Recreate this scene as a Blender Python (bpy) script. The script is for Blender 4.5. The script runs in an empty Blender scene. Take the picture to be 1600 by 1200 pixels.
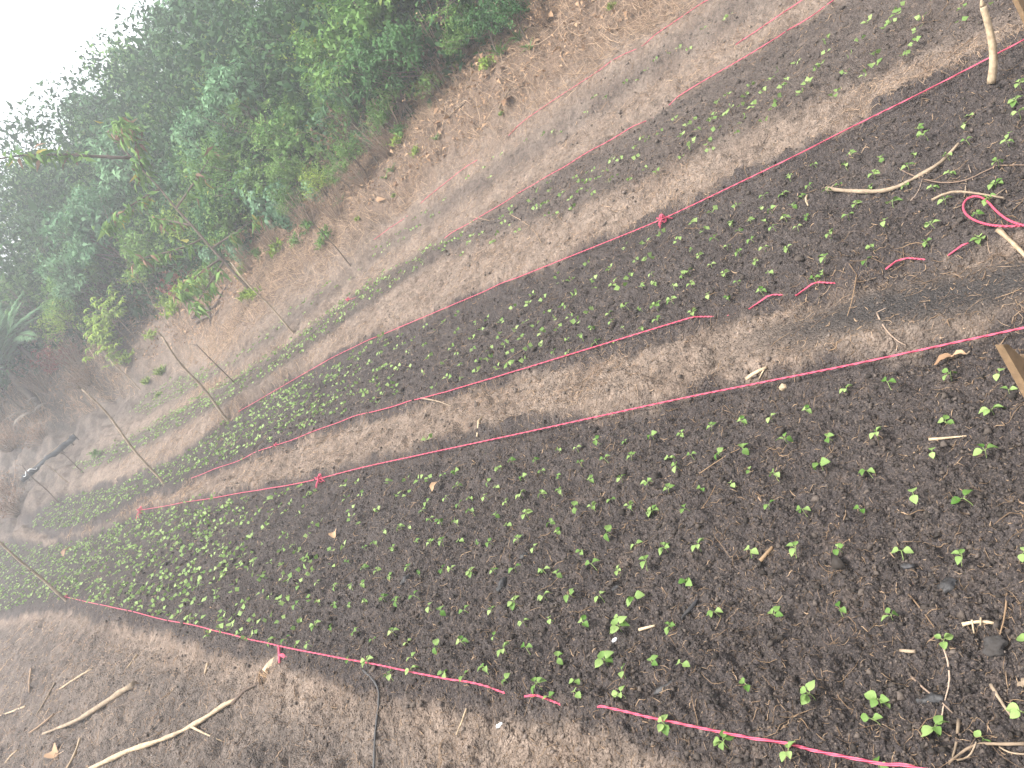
import bpy, math, random
import numpy as np
from mathutils import Matrix, Vector

# ------------------------------------------------------------------ camera, sky, sun, exposure
SC = bpy.context.scene
COL = SC.collection
FPX, PITCH, ROLL, CAMZ = 1247.0, math.radians(17.2), math.radians(38.0), 1.6
Rv = np.array([1, 0, 0.]); Uv = np.array([0, math.sin(PITCH), math.cos(PITCH)]); Fv = np.array([0, math.cos(PITCH), -math.sin(PITCH)])
Xc = math.cos(ROLL) * Rv - math.sin(ROLL) * Uv
Yc = math.sin(ROLL) * Rv + math.cos(ROLL) * Uv
cam = bpy.data.cameras.new('camera')
cam.sensor_width = 36; cam.lens = FPX / 1600 * 36; cam.clip_start = .05; cam.clip_end = 600
camo = bpy.data.objects.new('camera', cam); COL.objects.link(camo)
camo.matrix_world = Matrix(((Xc[0], Yc[0], -Fv[0], 0), (Xc[1], Yc[1], -Fv[1], 0), (Xc[2], Yc[2], -Fv[2], CAMZ), (0, 0, 0, 1)))
SC.camera = camo
SUN_EL, SUN_AZ = math.radians(58), math.radians(-104)     # azimuth clockwise from +Y
W = bpy.data.worlds.new('World'); SC.world = W; W.use_nodes = True
nt = W.node_tree; bg = nt.nodes['Background']
sky = nt.nodes.new('ShaderNodeTexSky'); sky.sky_type = 'NISHITA'; sky.sun_disc = False
sky.sun_elevation = SUN_EL; sky.sun_rotation = SUN_AZ; sky.air_density = 1.0; sky.dust_density = 4.0; sky.ozone_density = 1.0
hs = nt.nodes.new('ShaderNodeHueSaturation'); hs.inputs['Saturation'].default_value = .22
nt.links.new(sky.outputs[0], hs.inputs['Color']); nt.links.new(hs.outputs[0], bg.inputs['Color'])
bg.inputs['Strength'].default_value = .095
sl = bpy.data.lights.new('sun', 'SUN'); sl.energy = 1.5; sl.angle = math.radians(10); sl.color = (1, .97, .92)
so = bpy.data.objects.new('sun', sl); COL.objects.link(so)
sd = Vector((math.sin(SUN_AZ) * math.cos(SUN_EL), math.cos(SUN_AZ) * math.cos(SUN_EL), math.sin(SUN_EL)))
so.rotation_euler = sd.to_track_quat('Z', 'Y').to_euler(); so.location = (0, 0, 30)
SC.view_settings.view_transform = 'Standard'; SC.view_settings.look = 'None'
SC.view_settings.exposure = 2.48; SC.view_settings.gamma = 1
SC.render.engine = 'CYCLES'
SC.cycles.max_bounces = 6; SC.cycles.diffuse_bounces = 3; SC.cycles.transmission_bounces = 3; SC.cycles.volume_bounces = 1
SC.cycles.transparent_max_bounces = 4; SC.cycles.use_denoising = True
HAZE = .0072

# ------------------------------------------------------------------ helpers
rng = np.random.default_rng(7)
def ray(px, py):
    v = (px - 800) * Xc - (py - 600) * Yc + FPX * Fv
    return v / np.linalg.norm(v)
def project(P):
    P = np.atleast_2d(P) - np.array([0, 0, CAMZ])
    f = P @ Fv
    return 800 + FPX * (P @ Xc) / f, 600 - FPX * (P @ Yc) / f, f
def tag(o, label=None, cat=None, group=None, kind=None):
    if label: o['label'] = label
    if cat: o['category'] = cat
    if group: o['group'] = group
    if kind: o['kind'] = kind
    return o
def empty(name, loc, rz=0, s=1):
    o = bpy.data.objects.new(name, None); COL.objects.link(o)
    o.location = loc; o.rotation_euler = (0, 0, rz); o.scale = (s, s, s); o.empty_display_size = .05
    return o
def build_mesh(name, V, T=None, Q=None, attrs=None, smooth=False):
    me = bpy.data.meshes.new(name)
    V = np.ascontiguousarray(V, dtype=np.float32)
    T = np.zeros((0, 3), np.int32) if T is None else np.asarray(T, np.int32).reshape(-1, 3)
    Q = np.zeros((0, 4), np.int32) if Q is None else np.asarray(Q, np.int32).reshape(-1, 4)
    me.vertices.add(len(V)); me.vertices.foreach_set('co', V.ravel())
    me.loops.add(T.size + Q.size); me.loops.foreach_set('vertex_index', np.concatenate([T.ravel(), Q.ravel()]).astype(np.int32))
    me.polygons.add(len(T) + len(Q))
    st = np.concatenate([np.arange(len(T)) * 3, len(T) * 3 + np.arange(len(Q)) * 4]).astype(np.int32)
    me.polygons.foreach_set('loop_start', st)
    if smooth: me.polygons.foreach_set('use_smooth', np.ones(len(st), bool))
    me.update(calc_edges=True)
    for k, a in (attrs or {}).items():
        at = me.attributes.new(k, 'FLOAT', 'POINT'); at.data.foreach_set('value', np.asarray(a, np.float32))
    return me
class MB:
    def __init__(s): s.V = []; s.T = []; s.Q = []; s.A = []; s.n = 0
    def add(s, V, T=None, Q=None, a=None):
        V = np.asarray(V, float).reshape(-1, 3)
        if T is not None and len(T): s.T.append(np.asarray(T).reshape(-1, 3) + s.n)
        if Q is not None and len(Q): s.Q.append(np.asarray(Q).reshape(-1, 4) + s.n)
        s.V.append(V); s.A.append(np.full(len(V), rng.random()) if a is None else np.broadcast_to(np.asarray(a, float), (len(V),)))
        s.n += len(V); return s
    def tube(s, P, R, k=6, cap=True, a=None):
        P = np.asarray(P, float); R = np.broadcast_to(np.asarray(R, float), (len(P),))
        d = np.gradient(P, axis=0); d /= np.linalg.norm(d, axis=1)[:, None] + 1e-9
        ref = np.array([0, 0, 1.]) if abs(d[:, 2]).mean() < .8 else np.array([1., 0, 0])
        s1 = np.cross(d, ref); s1 /= np.linalg.norm(s1, axis=1)[:, None] + 1e-9
        s2 = np.cross(d, s1)
        t = np.linspace(0, 2 * math.pi, k, endpoint=False)
        V = P[:, None] + R[:, None, None] * (np.cos(t)[None, :, None] * s1[:, None] + np.sin(t)[None, :, None] * s2[:, None])
        n = len(P); q = []
        i = np.arange(n - 1)[:, None] * k; j = np.arange(k)[None]; j2 = (j + 1) % k
        Q = np.stack([i + j, i + j2, i + k + j2, i + k + j], -1).reshape(-1, 4)
        V = V.reshape(-1, 3); T = []
        if cap:
            V = np.vstack([V, P[0], P[-1]])
            for jj in range(k):
                T.append((n * k, (jj + 1) % k, jj)); T.append((n * k + 1, (n - 1) * k + jj, (n - 1) * k + (jj + 1) % k))
        return s.add(V, T, Q, a)
    def mesh(s, name, smooth=False):
        return build_mesh(name, np.vstack(s.V), np.vstack(s.T) if s.T else None, np.vstack(s.Q) if s.Q else None, {'rnd': np.concatenate(s.A)}, smooth)
    def build(s, name, mat, parent=None, smooth=False):
        return link(name, s.mesh(name, smooth), mat, parent)
def link(name, me, mat, parent=None):
    if mat and not me.materials: me.materials.append(mat)
    o = bpy.data.objects.new(name, me); COL.objects.link(o)
    if parent: o.parent = parent
    return o
def nrm(a): return a / (np.linalg.norm(a, axis=-1, keepdims=True) + 1e-9)
def leaves(P, Dv, Nv, L, Wd, fold=.25, rnd=None, bend=.0):
    """many folded leaf blades: base P, direction Dv, upper side Nv, length L, width Wd (6 verts, 4 tris each)"""
    P = np.atleast_2d(P); n = len(P)
    Dv = nrm(Dv); S = nrm(np.cross(Dv, Nv)); Nn = np.cross(S, Dv)
    L = np.broadcast_to(np.asarray(L, float), (n,))[:, None]; Wd = np.broadcast_to(np.asarray(Wd, float), (n,))[:, None]
    mid = P + Dv * L * .5 + Nn * L * bend
    up = Nn * Wd * fold
    V = np.stack([P, P + Dv * L * .36 + S * Wd * .5 + up, P + Dv * L * .36 - S * Wd * .5 + up, mid, P + Dv * L - Nn * L * bend * 1.5,
                  ], 1).reshape(-1, 3)
    b = np.arange(n)[:, None] * 5
    T = (b[:, :, None] + np.array([[[0, 3, 1], [0, 2, 3], [1, 3, 4], [3, 2, 4]]])).reshape(-1, 3)
    r = rng.random(n) if rnd is None else rnd
    return V, T, np.repeat(r, 5)

# ------------------------------------------------------------------ noise
def hsh(ix, iy, s=0):
    h = (ix.astype(np.int64) * 374761393 + iy.astype(np.int64) * 668265263 + s * 1442695041) & 0xFFFFFFFF
    h = ((h ^ (h >> 13)) * 1274126177) & 0xFFFFFFFF
    h = ((h ^ (h >> 16)) * 2246822519) & 0xFFFFFFFF
    return (h ^ (h >> 15)) / 4294967295.0
def vnoise(x, y, s=0):
    ix = np.floor(x); iy = np.floor(y); fx = x - ix; fy = y - iy
    fx = fx * fx * fx * (fx * (fx * 6 - 15) + 10); fy = fy * fy * fy * (fy * (fy * 6 - 15) + 10)
    a = hsh(ix, iy, s); b = hsh(ix + 1, iy, s); c = hsh(ix, iy + 1, s); d = hsh(ix + 1, iy + 1, s)
    return (a + (b - a) * fx + (c - a) * fy + (a - b - c + d) * fx * fy) * 2 - 1
def fbm(x, y, o=4, s=0, g=.5):
    r = 0; a = 1; t = 0
    for i in range(o):
        c, sn = math.cos(i * 1.1 + .4), math.sin(i * 1.1 + .4)
        r = r + a * vnoise((x * c - y * sn) * 2 ** i + 17.3 * i, (x * sn + y * c) * 2 ** i - 9.1 * i, s + i); t += a; a *= g
    return r / t
def clods(x, y, s=0):
    """lumps: 1 at the middle of a lump, 0 at its foot; each lump its own size"""
    ix = np.floor(x); iy = np.floor(y); best = np.zeros_like(x)
    for dx in (-1, 0, 1):
        for dy in (-1, 0, 1):
            cx = ix + dx; cy = iy + dy
            ox = cx + .15 + .7 * hsh(cx, cy, s); oy = cy + .15 + .7 * hsh(cx, cy, s + 5)
            sz = .3 + .55 * hsh(cx, cy, s + 9) ** 2
            d = np.sqrt((x - ox) ** 2 + (y - oy) ** 2) / sz
            best = np.maximum(best, np.sqrt(np.clip(1 - d * d, 0, None)) * sz)
    return best

# ------------------------------------------------------------------ terrain: a terraced hillside
D2 = np.array([-0.56, 0.8285]); D2 /= np.linalg.norm(D2); N2 = np.array([D2[1], -D2[0]])
LINES = {   # edges of the beds as read in the photograph, and their heights along the slope
 'C': ([(0,958),(103,935),(437,1012),(760,1073),(933,1104),(1410,1200)], [(0,0),(20,0)]),
 'A': ([(20,868),(75,859),(156,834),(220,797),(500,750),(533,737),(1066,622),(1600,512)], [(0,.03),(20,.03)]),
 'B': ([(47,838),(90,838),(154,825),(203,788),(300,748),(433,697),(533,657),(700,612),(1066,500),(1268,443),(1513,380),(1600,355)], [(0,.16),(16,.14)]),
 'D': ([(60,825),(110,785),(190,752),(300,700),(355,655),(375,642),(533,550),(800,437),(1066,322),(1313,207),(1600,60)], [(0,.3),(16,.28)]),
 'E0': ([(160,740),(287,693),(373,617),(533,510),(700,397),(900,333),(1066,255),(1266,160),(1433,97),(1600,35)], [(0,.33),(1.2,.33),(3,.42),(5,.48),(16,.44)]),
 'E1': ([(140,735),(160,707),(267,650),(367,590),(450,540),(545,462),(705,365),(991,197),(1066,145),(1310,0)], [(0,.58),(6,.6),(16,.52)]),
 'F0': ([(200,672),(233,657),(300,613),(367,577),(467,500),(545,440),(620,380),(733,298),(870,212),(1066,98),(1230,0)], [(0,.72),(8,.75),(16,.62)]),
 'F1': ([(200,660),(233,637),(300,590),(367,557),(467,487),(545,415),(690,300),(1060,30),(1110,0)], [(0,.95),(5,.95),(9,.88),(16,.72)]),
}
UG = np.linspace(-4, 40, 221)
KV, KZ = {}, {}
prev = None
for k, (pts, zl) in LINES.items():
    zu, zz = zip(*zl); us, vs = [], []
    for p in pts:
        r = ray(*p); z = zz[0]
        for _ in range(40):
            t = (z - CAMZ) / r[2]; q = r[:2] * t; z = .5 * z + .5 * np.interp(q @ D2, zu, zz)
        us.append(q @ D2); vs.append(q @ N2)
    o = np.argsort(us); us = np.array(us)[o]; vs = np.array(vs)[o]
    g = np.interp(UG, us, vs)
    if k == 'C': g = np.where(UG > us[-1], vs[-1] - .17 * (UG - us[-1]), g)
    for _ in range(3): g = np.convolve(np.pad(g, 2, mode='edge'), np.ones(5) / 5, 'valid')
    if prev is not None: g = np.maximum(g, prev + (.22 if k in 'AD' else .1))
    KV[k] = g; KZ[k] = np.interp(UG, zu, zz); prev = g
TB = np.interp(UG, [0, 5, 8, 12, 14, 18, 19.5, 22, 24, 27, 32, 40], [8.2, 7.9, 7.5, 6.8, 6.5, 5.9, 5.3, 3.4, 2.2, .3, -2.5, -6])
for k, off in (('A', 2.9), ('B', 2.6), ('D', 2.2), ('E0', 1.8), ('E1', 1.5), ('F0', 1.2), ('F1', .8)):
    KV[k] = np.where(UG > 19, np.minimum(KV[k], TB - off), KV[k])
lim = TB - .95
for k, off in (('F1', 0), ('F0', .35), ('E1', .6), ('E0', 1.1)):
    KV[k] = np.minimum(KV[k], lim - off)
KV['T'] = np.maximum(TB, KV['F1'] + .6)
def uv(x, y): return x * D2[0] + y * D2[1], x * N2[0] + y * N2[1]
def xy(u, v): return u * D2[0] + v * N2[0], u * D2[1] + v * N2[1]
def kv(k, u): return np.interp(u, UG, KV[k])
def kz(k, u): return np.interp(u, UG, KZ[k])
def H0(x, y):
    u, v = uv(x, y)
    v = v + .045 * fbm(x * 3.5, y * 3.5, 3, 131)
    c, a, b, d, e0, e1, f0, f1, t = (kv(k, u) for k in ('C', 'A', 'B', 'D', 'E0', 'E1', 'F0', 'F1', 'T'))
    w = .0
    kn = [(c - 9, -2.6 + 0 * u), (c - 2.2, -.5 + 0 * u), (c - .7, -.15 + 0 * u), (c - .17, -.09 + 0 * u), (c + .03, .0 + 0 * u), (a - .06, .0 + 0 * u), (a + .03, .105 + 0 * u),
          (b - .05, .105 + 0 * u), (b + .03, .175 + 0 * u), (d - .06, kz('D', u) - .06), (d + .035, kz('D', u) + .035),
          (e0, np.maximum(kz('E0', u), kz('D', u) + .035)), (e1, kz('E1', u)), (f0, kz('F0', u)), (f1, kz('F1', u)), (f1 + .35, kz('F1', u) + .22), (t, 1.72 + 0 * u), (t + 9, 1.72 + 4.6 + 0 * u), (t + 40, 1.72 + 8 + 0 * u)]
    z = kn[0][1].copy(); pv, pz = kn[0]
    for (nv, nz) in kn[1:]:
        nv = np.maximum(nv, pv + .02)
        f = np.clip((v - pv) / (nv - pv), 0, 1)
        z = np.where(v > pv, pz + (nz - pz) * f, z); pv, pz = nv, nz
    g = 1.5 * np.log1p(np.exp(np.clip((u - 18.5) / 1.5, -30, 30)))
    z = z + .27 * np.minimum(g, 14) * np.clip((v - c + 4) / 4, 0, 1) * np.clip(1 - (v - t) / 8, 0, 1)
    return z
def masks(x, y):
    u, v = uv(x, y)
    n = .05 * fbm(x * 4, y * 4, 3, 31) + .05 * fbm(x * 1.1, y * 1.1, 2, 37) + .035 * fbm(x * 16, y * 16, 3, 39)
    def band(lo, hi, s): return np.clip((v + n - lo) / s + .5, 0, 1) * np.clip((hi - v - n) / s + .5, 0, 1)
    c, a, b, d, e0, e1, f0, f1, t = (kv(k, u) for k in ('C', 'A', 'B', 'D', 'E0', 'E1', 'F0', 'F1', 'T'))
    endm = np.clip((20.5 - u) / 1.5, 0, 1)
    bed = band(c - .1, a + .02, .06)
    bed = np.maximum(bed, band(b - .06, d + .03, .06)); bed = np.maximum(bed, .78 * band(e0 + .02, e1 - .03, .3)); bed = np.maximum(bed, .55 * band(f0, f1, .3))
    bed = bed * endm
    deb = np.clip((v + n * 4 - f1 - .25) / .4, 0, 1) * np.clip((20 - u) / 4 + 3 * n, .1, 1)
    low = np.maximum(np.clip((c - .12 - v + n) / .2, 0, 1), np.clip((u - 16.5) / 3 + 4 * n, 0, 1) * (1 - bed))
    wet = np.exp(-(((u - 1.35) / .75) ** 2 + ((v - 2.56) / .17) ** 2) ** 2)
    return bed, deb, low, np.clip(wet, 0, 1)
def micro(x, y, fine=True):
    bed, deb, low, wet = masks(x, y)
    u, v = uv(x, y)
    rough = .85 + .15 * bed + .35 * deb + .1 * low
    rough *= 1 - .75 * wet
    h = .022 * fbm(x * 1.7, y * 1.7, 3, 1) + .012 * fbm(x * 6, y * 6, 3, 3) * rough
    h += (1 - bed) * (1 - .7 * wet) * (.022 * fbm(x * 8, y * 8, 4, 63) - .03 * np.clip(.16 - abs(fbm(x * 2.6, y * 2.6, 3, 65)), 0, .16) / .16)
    h += .022 * np.clip(low + deb, 0, 1) * fbm(u * 2.2, v * 4.5, 4, 71)
    h += .05 * deb * fbm(x * 1.2, y * 1.2, 3, 77) + np.clip((u - 15) / 3, 0, 1) * (1 - bed) * (.17 * fbm(u * 1.5, v * 2.5, 4, 81) + .16 * clods(x * 2.2 + .2 * fbm(x * 4, y * 4, 2, 83), y * 2.2, 85))
    if fine:
        pres = np.clip(.5 + 1.2 * fbm(x * 2.3, y * 2.3, 3, 51), 0, 1)
        wx = x + .02 * fbm(x * 22, y * 22, 2, 41); wy = y + .02 * fbm(x * 22, y * 22, 2, 43)
        h += rough * pres * .036 * clods(wx * 11, wy * 11, 11) * (.7 + .3 * bed)
        wx = x + .008 * fbm(x * 60, y * 60, 2, 45); wy = y + .008 * fbm(x * 60, y * 60, 2, 47)
        h += rough * .024 * clods(wx * 28, wy * 28, 13)
        h += rough * .013 * clods(wx * 62, wy * 62, 15)
        h += rough * .006 * fbm(x * 90, y * 90, 2, 17) - .016 * rough
        # footprints and scuffs on the paths
        h -= (1 - bed) * .02 * np.clip(fbm(x * 5, y * 5, 2, 61) - .25, 0, 1)
        sm = np.exp(-(((u - 2.86) / .13) ** 2 + ((v - .42) / .1) ** 2) ** 1.5)      # the footprint below the lower cord
        h = h * (1 - .6 * sm) - .07 * sm
    return h
def H(x, y):
    x = np.asarray(x, float); y = np.asarray(y, float)
    return H0(x, y) + micro(x, y)
def hz(x, y): return float(H(np.array([x]), np.array([y]))[0])
def canopy(x, y):
    u, v = uv(x, y)
    return np.interp(v - kv('T', u), [-.3, .2, 1.0, 3.0, 6], [0, .8, 2.5, 4.0, 4.8]) * (1 + .12 * np.clip((u - 12) / 8, 0, 1))
def cast(px, py, lift=0.0, extra=None, far=60):
    """first ground point along the photo's ray through (px, py)"""
    r = ray(px, py); t = np.geomspace(.7, far, 2600)
    P = r[None] * t[:, None] + np.array([0, 0, CAMZ])
    g = H0(P[:, 0], P[:, 1]) + lift
    if extra is not None: g = g + extra(P[:, 0], P[:, 1])
    hit = np.nonzero(P[:, 2] < g)[0]
    if not len(hit): return None
    i = hit[0]
    if i == 0: return P[0]
    a = P[i - 1, 2] - g[i - 1]; b = g[i] - P[i, 2]
    tt = t[i - 1] + (t[i] - t[i - 1]) * a / (a + b + 1e-9)
    return r * tt + np.array([0, 0, CAMZ])
def ground(px, py):
    p = cast(px, py)
    return np.array([p[0], p[1], hz(p[0], p[1])])

# ------------------------------------------------------------------ materials
def new_mat(name):
    m = bpy.data.materials.new(name); m.use_nodes = True
    n = m.node_tree.nodes; l = m.node_tree.links
    return m, n, l, n['Principled BSDF']
def mixc(n, l, fac, a, b, mode='MIX'):
    x = n.new('ShaderNodeMix'); x.data_type = 'RGBA'; x.blend_type = mode
    for sock, val in ((x.inputs[0], fac), (x.inputs[6], a), (x.inputs[7], b)):
        if hasattr(val, 'is_output'): l.new(val, sock)
        elif isinstance(val, (int, float)): sock.default_value = val
        else: sock.default_value = (*val, 1)
    return x.outputs[2]
def ramp(n, l, src, a, b):
    r = n.new('ShaderNodeMapRange'); r.inputs[1].default_value = a; r.inputs[2].default_value = b; r.clamp = True
    l.new(src, r.inputs[0]); return r.outputs[0]
def noise(n, l, co, sc, det=4, rough=.6):
    t = n.new('ShaderNodeTexNoise'); t.inputs['Scale'].default_value = sc; t.inputs['Detail'].default_value = det; t.inputs['Roughness'].default_value = rough
    l.new(co, t.inputs['Vector']); return t.outputs['Fac']
def attr(n, name):
    a = n.new('ShaderNodeAttribute'); a.attribute_name = name; return a.outputs['Fac']
def soil_material():
    m, n, l, b = new_mat('soil')
    co = n.new('ShaderNodeNewGeometry').outputs['Position']
    bed, deb, low, wet, cav = (attr(n, k) for k in ('bed', 'deb', 'low', 'wet', 'crumb'))
    n1 = noise(n, l, co, 3.0, 5); n2 = noise(n, l, co, 28, 5, .65); n3 = noise(n, l, co, 160, 4, .7)
    path = mixc(n, l, ramp(n, l, n1, .35, .65), (.20, .148, .114), (.30, .232, .183))
    lowc = mixc(n, l, ramp(n, l, n1, .35, .65), (.105, .087, .077), (.20, .16, .133))
    bedc = mixc(n, l, ramp(n, l, n1, .3, .7), (.046, .039, .039), (.079, .067, .063))
    debc = mixc(n, l, ramp(n, l, n1, .35, .65), (.16, .108, .075), (.245, .172, .125))
    c = mixc(n, l, low, path, lowc); c = mixc(n, l, deb, c, debc); c = mixc(n, l, bed, c, bedc)
    n5 = noise(n, l, co, 7.5, 6, .7)
    c = mixc(n, l, ramp(n, l, n5, .50, .66), c, mixc(n, l, .5, c, (.045, .036, .032)))
    c = mixc(n, l, ramp(n, l, n5, .44, .30), c, mixc(n, l, .35, c, (.24, .175, .135)))
    c = mixc(n, l, wet, c, (.046, .043, .042))
    c = mixc(n, l, ramp(n, l, n2, .3, .7), c, mixc(n, l, .62, c, (.02, .016, .014)))
    # dry crumbs and fibre flecks
    tan = mixc(n, l, ramp(n, l, n3, .55, .72), c, mixc(n, l, .6, c, (.27, .20, .155)))
    n4 = noise(n, l, co, 420, 2, .6)
    c2 = mixc(n, l, ramp(n, l, n4, .62, .74), tan, mixc(n, l, .6, tan, (.36, .28, .22)))
    c2 = mixc(n, l, ramp(n, l, n4, .42, .28), c2, mixc(n, l, .5, c2, (.015, .012, .011)))
    v = n.new('ShaderNodeTexVoronoi'); v.inputs['Scale'].default_value = 95; v.feature = 'SMOOTH_F1'; v.inputs['Smoothness'].default_value = .4
    wv = n.new('ShaderNodeVectorMath'); wv.operation = 'MULTIPLY_ADD'
    nc = n.new('ShaderNodeTexNoise'); nc.inputs['Scale'].default_value = 60; l.new(co, nc.inputs['Vector'])
    l.new(nc.outputs['Color'], wv.inputs[0]); wv.inputs[1].default_value = (.02, .02, .02); l.new(co, wv.inputs[2]); l.new(wv.outputs[0], v.inputs['Vector'])
    inv = n.new('ShaderNodeMath'); inv.operation = 'MULTIPLY'; inv.inputs[1].default_value = -1.1; l.new(v.outputs['Distance'], inv.inputs[0])
    l.new(c2, b.inputs['Base Color'])
    b.inputs['Roughness'].default_value = .95; b.inputs['Specular IOR Level'].default_value = .12
    bp = n.new('ShaderNodeBump'); bp.inputs['Strength'].default_value = 1.0; bp.inputs['Distance'].default_value = .014
    add = n.new('ShaderNodeMath'); add.operation = 'ADD'; l.new(n2, add.inputs[0])
    mu = n.new('ShaderNodeMath'); mu.operation = 'MULTIPLY'; mu.inputs[1].default_value = .5; l.new(n3, mu.inputs[0]); l.new(mu.outputs[0], add.inputs[1])
    ad2 = n.new('ShaderNodeMath'); ad2.operation = 'ADD'; l.new(add.outputs[0], ad2.inputs[0]); l.new(inv.outputs[0], ad2.inputs[1])
    l.new(ad2.outputs[0], bp.inputs['Height']); l.new(bp.outputs[0], b.inputs['Normal'])
    return m
def tint_mat(name, c1, c2, rough=.8, trans=0, spec=.3, c3=None, obj_rand=True, bump=None):
    """colour runs from c1 to c2 by the piece's own random number (and the object's)"""
    m, n, l, b = new_mat(name)
    r = attr(n, 'rnd')
    if obj_rand:
        oi = n.new('ShaderNodeObjectInfo'); a = n.new('ShaderNodeMath'); a.operation = 'MULTIPLY_ADD'
        l.new(oi.outputs['Random'], a.inputs[0]); a.inputs[1].default_value = .5; l.new(r, a.inputs[2])
        r = ramp(n, l, a.outputs[0], .1, 1.4)
    c = mixc(n, l, r, c1, c2)
    if c3: c = mixc(n, l, ramp(n, l, attr(n, 'rnd'), .93, .97), c, c3)
    b.inputs['Roughness'].default_value = rough; b.inputs['Specular IOR Level'].default_value = spec
    if bump:
        co = n.new('ShaderNodeTexCoord').outputs['Object']
        nz = noise(n, l, co, bump, 5, .7)
        c = mixc(n, l, ramp(n, l, nz, .35, .7), mixc(n, l, .55, c, (.02, .015, .01)), c)
        bp = n.new('ShaderNodeBump'); bp.inputs['Strength'].default_value = .6; bp.inputs['Distance'].default_value = .006
        l.new(nz, bp.inputs['Height']); l.new(bp.outputs[0], b.inputs['Normal'])
    l.new(c, b.inputs['Base Color'])
    if trans:
        t = n.new('ShaderNodeBsdfTranslucent'); l.new(c, t.inputs[0])
        mx = n.new('ShaderNodeMixShader'); mx.inputs[0].default_value = trans
        l.new(b.outputs[0], mx.inputs[1]); l.new(t.outputs[0], mx.inputs[2]); l.new(mx.outputs[0], n['Material Output'].inputs[0])
    return m
M = {
 'soil': soil_material(),
 'bean': tint_mat('bean_leaf', (.06, .135, .022), (.25, .34, .12), .6, .3, .16),
 'stem': tint_mat('bean_stem', (.16, .24, .07), (.26, .32, .12), .6, .1),
 'straw': tint_mat('dry_straw', (.12, .078, .05), (.36, .25, .16), .85, 0, .2),
 'root': tint_mat('dry_root', (.09, .058, .036), (.26, .17, .10), .85, 0, .2),
 'crumb': tint_mat('soil_crumb', (.03, .026, .024), (.20, .16, .135), .95, 0, .1, bump=60, obj_rand=False),
 'clay': tint_mat('dark_clay', (.032, .029, .028), (.055, .05, .048), .9, 0, .3, bump=40),
 'wood': tint_mat('weathered_wood', (.22, .16, .11), (.34, .26, .18), .8, 0, .2, bump=22),
 'pale': tint_mat('peeled_wood', (.38, .28, .18), (.5, .38, .25), .7, 0, .25, bump=30),
 'bamboo': tint_mat('dry_bamboo', (.26, .20, .14), (.36, .28, .20), .65, 0, .3, bump=14),
 'dark': tint_mat('dark_wood', (.07, .05, .04), (.12, .085, .065), .85, 0, .2, bump=20),
 'board': tint_mat('split_board', (.24, .155, .085), (.32, .21, .12), .7, 0, .25, bump=16),
 'char': tint_mat('charcoal', (.012, .012, .014), (.03, .03, .033), .55, 0, .4, bump=50),
 'hose': tint_mat('black_hose', (.035, .033, .032), (.05, .047, .045), .5, 0, .4),
 'fence': tint_mat('black_sheet', (.022, .024, .027), (.04, .042, .046), .6, 0, .3),
 'white': tint_mat('white_plastic', (.6, .6, .6), (.75, .75, .75), .5, 0, .4),
 'bark': tint_mat('grey_bark', (.13, .10, .08), (.22, .175, .14), .9, 0, .15, bump=9),
 'twig': tint_mat('dry_twig', (.14, .095, .07), (.32, .24, .18), .9, 0, .15),
 'deadleaf': tint_mat('dead_leaf', (.16, .09, .05), (.38, .25, .15), .8, .1, .2),
 'rust': tint_mat('rust_leaf', (.13, .075, .05), (.27, .17, .11), .8, .15, .2),
 'crimson': tint_mat('crimson_leaf', (.14, .035, .03), (.28, .085, .065), .7, .2, .2),
 'greyfrond': tint_mat('grey_dead_frond', (.13, .11, .095), (.25, .22, .185), .85, .1, .2),
 'g_mid': tint_mat('mid_green_leaf', (.04, .115, .022), (.18, .29, .08), .7, .3, .14, c3=(.30, .25, .05)),
 'g_blue': tint_mat('blue_green_leaf', (.045, .125, .055), (.17, .29, .145), .65, .28, .15),
 'g_dark': tint_mat('dark_green_leaf', (.02, .07, .022), (.075, .165, .05), .65, .25, .15),
 'g_pale': tint_mat('pale_vine_leaf', (.06, .15, .07), (.13, .24, .125), .55, .25, .25),
 'g_yel': tint_mat('yellow_green_leaf', (.12, .20, .03), (.27, .35, .06), .65, .32, .15),
 'g_fern': tint_mat('fern_leaf', (.055, .13, .03), (.13, .23, .055), .65, .28, .15, c3=(.3, .2, .08)),
 'under': tint_mat('shaded_undergrowth_leaf', (.012, .042, .013), (.045, .10, .028), .7, .2, .1, obj_rand=False),  # darker leaf green, the shade of the hollows is put into the colour
 'trash': tint_mat('straw_trash', (.14, .088, .058), (.45, .32, .215), .85, 0, .15, obj_rand=False),
 'flower': tint_mat('mustard_flower', (.30, .27, .04), (.42, .36, .07), .7, .2, .2),
}
def cord_mat():
    m, n, l, b = new_mat('pink_cord')
    co = n.new('ShaderNodeNewGeometry').outputs['Position']
    w = n.new('ShaderNodeTexWave'); w.inputs['Scale'].default_value = 55; w.bands_direction = 'DIAGONAL'; l.new(co, w.inputs['Vector'])
    nz = noise(n, l, co, 7, 3)
    c = mixc(n, l, w.outputs['Fac'], (.36, .035, .07), (.58, .085, .145))
    c = mixc(n, l, ramp(n, l, nz, .6, .75), c, (.38, .07, .085))
    l.new(c, b.inputs['Base Color']); b.inputs['Roughness'].default_value = .55
    bp = n.new('ShaderNodeBump'); bp.inputs['Distance'].default_value = .003; l.new(w.outputs['Fac'], bp.inputs['Height']); l.new(bp.outputs[0], b.inputs['Normal'])
    return m
M['cord'] = cord_mat()

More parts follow.
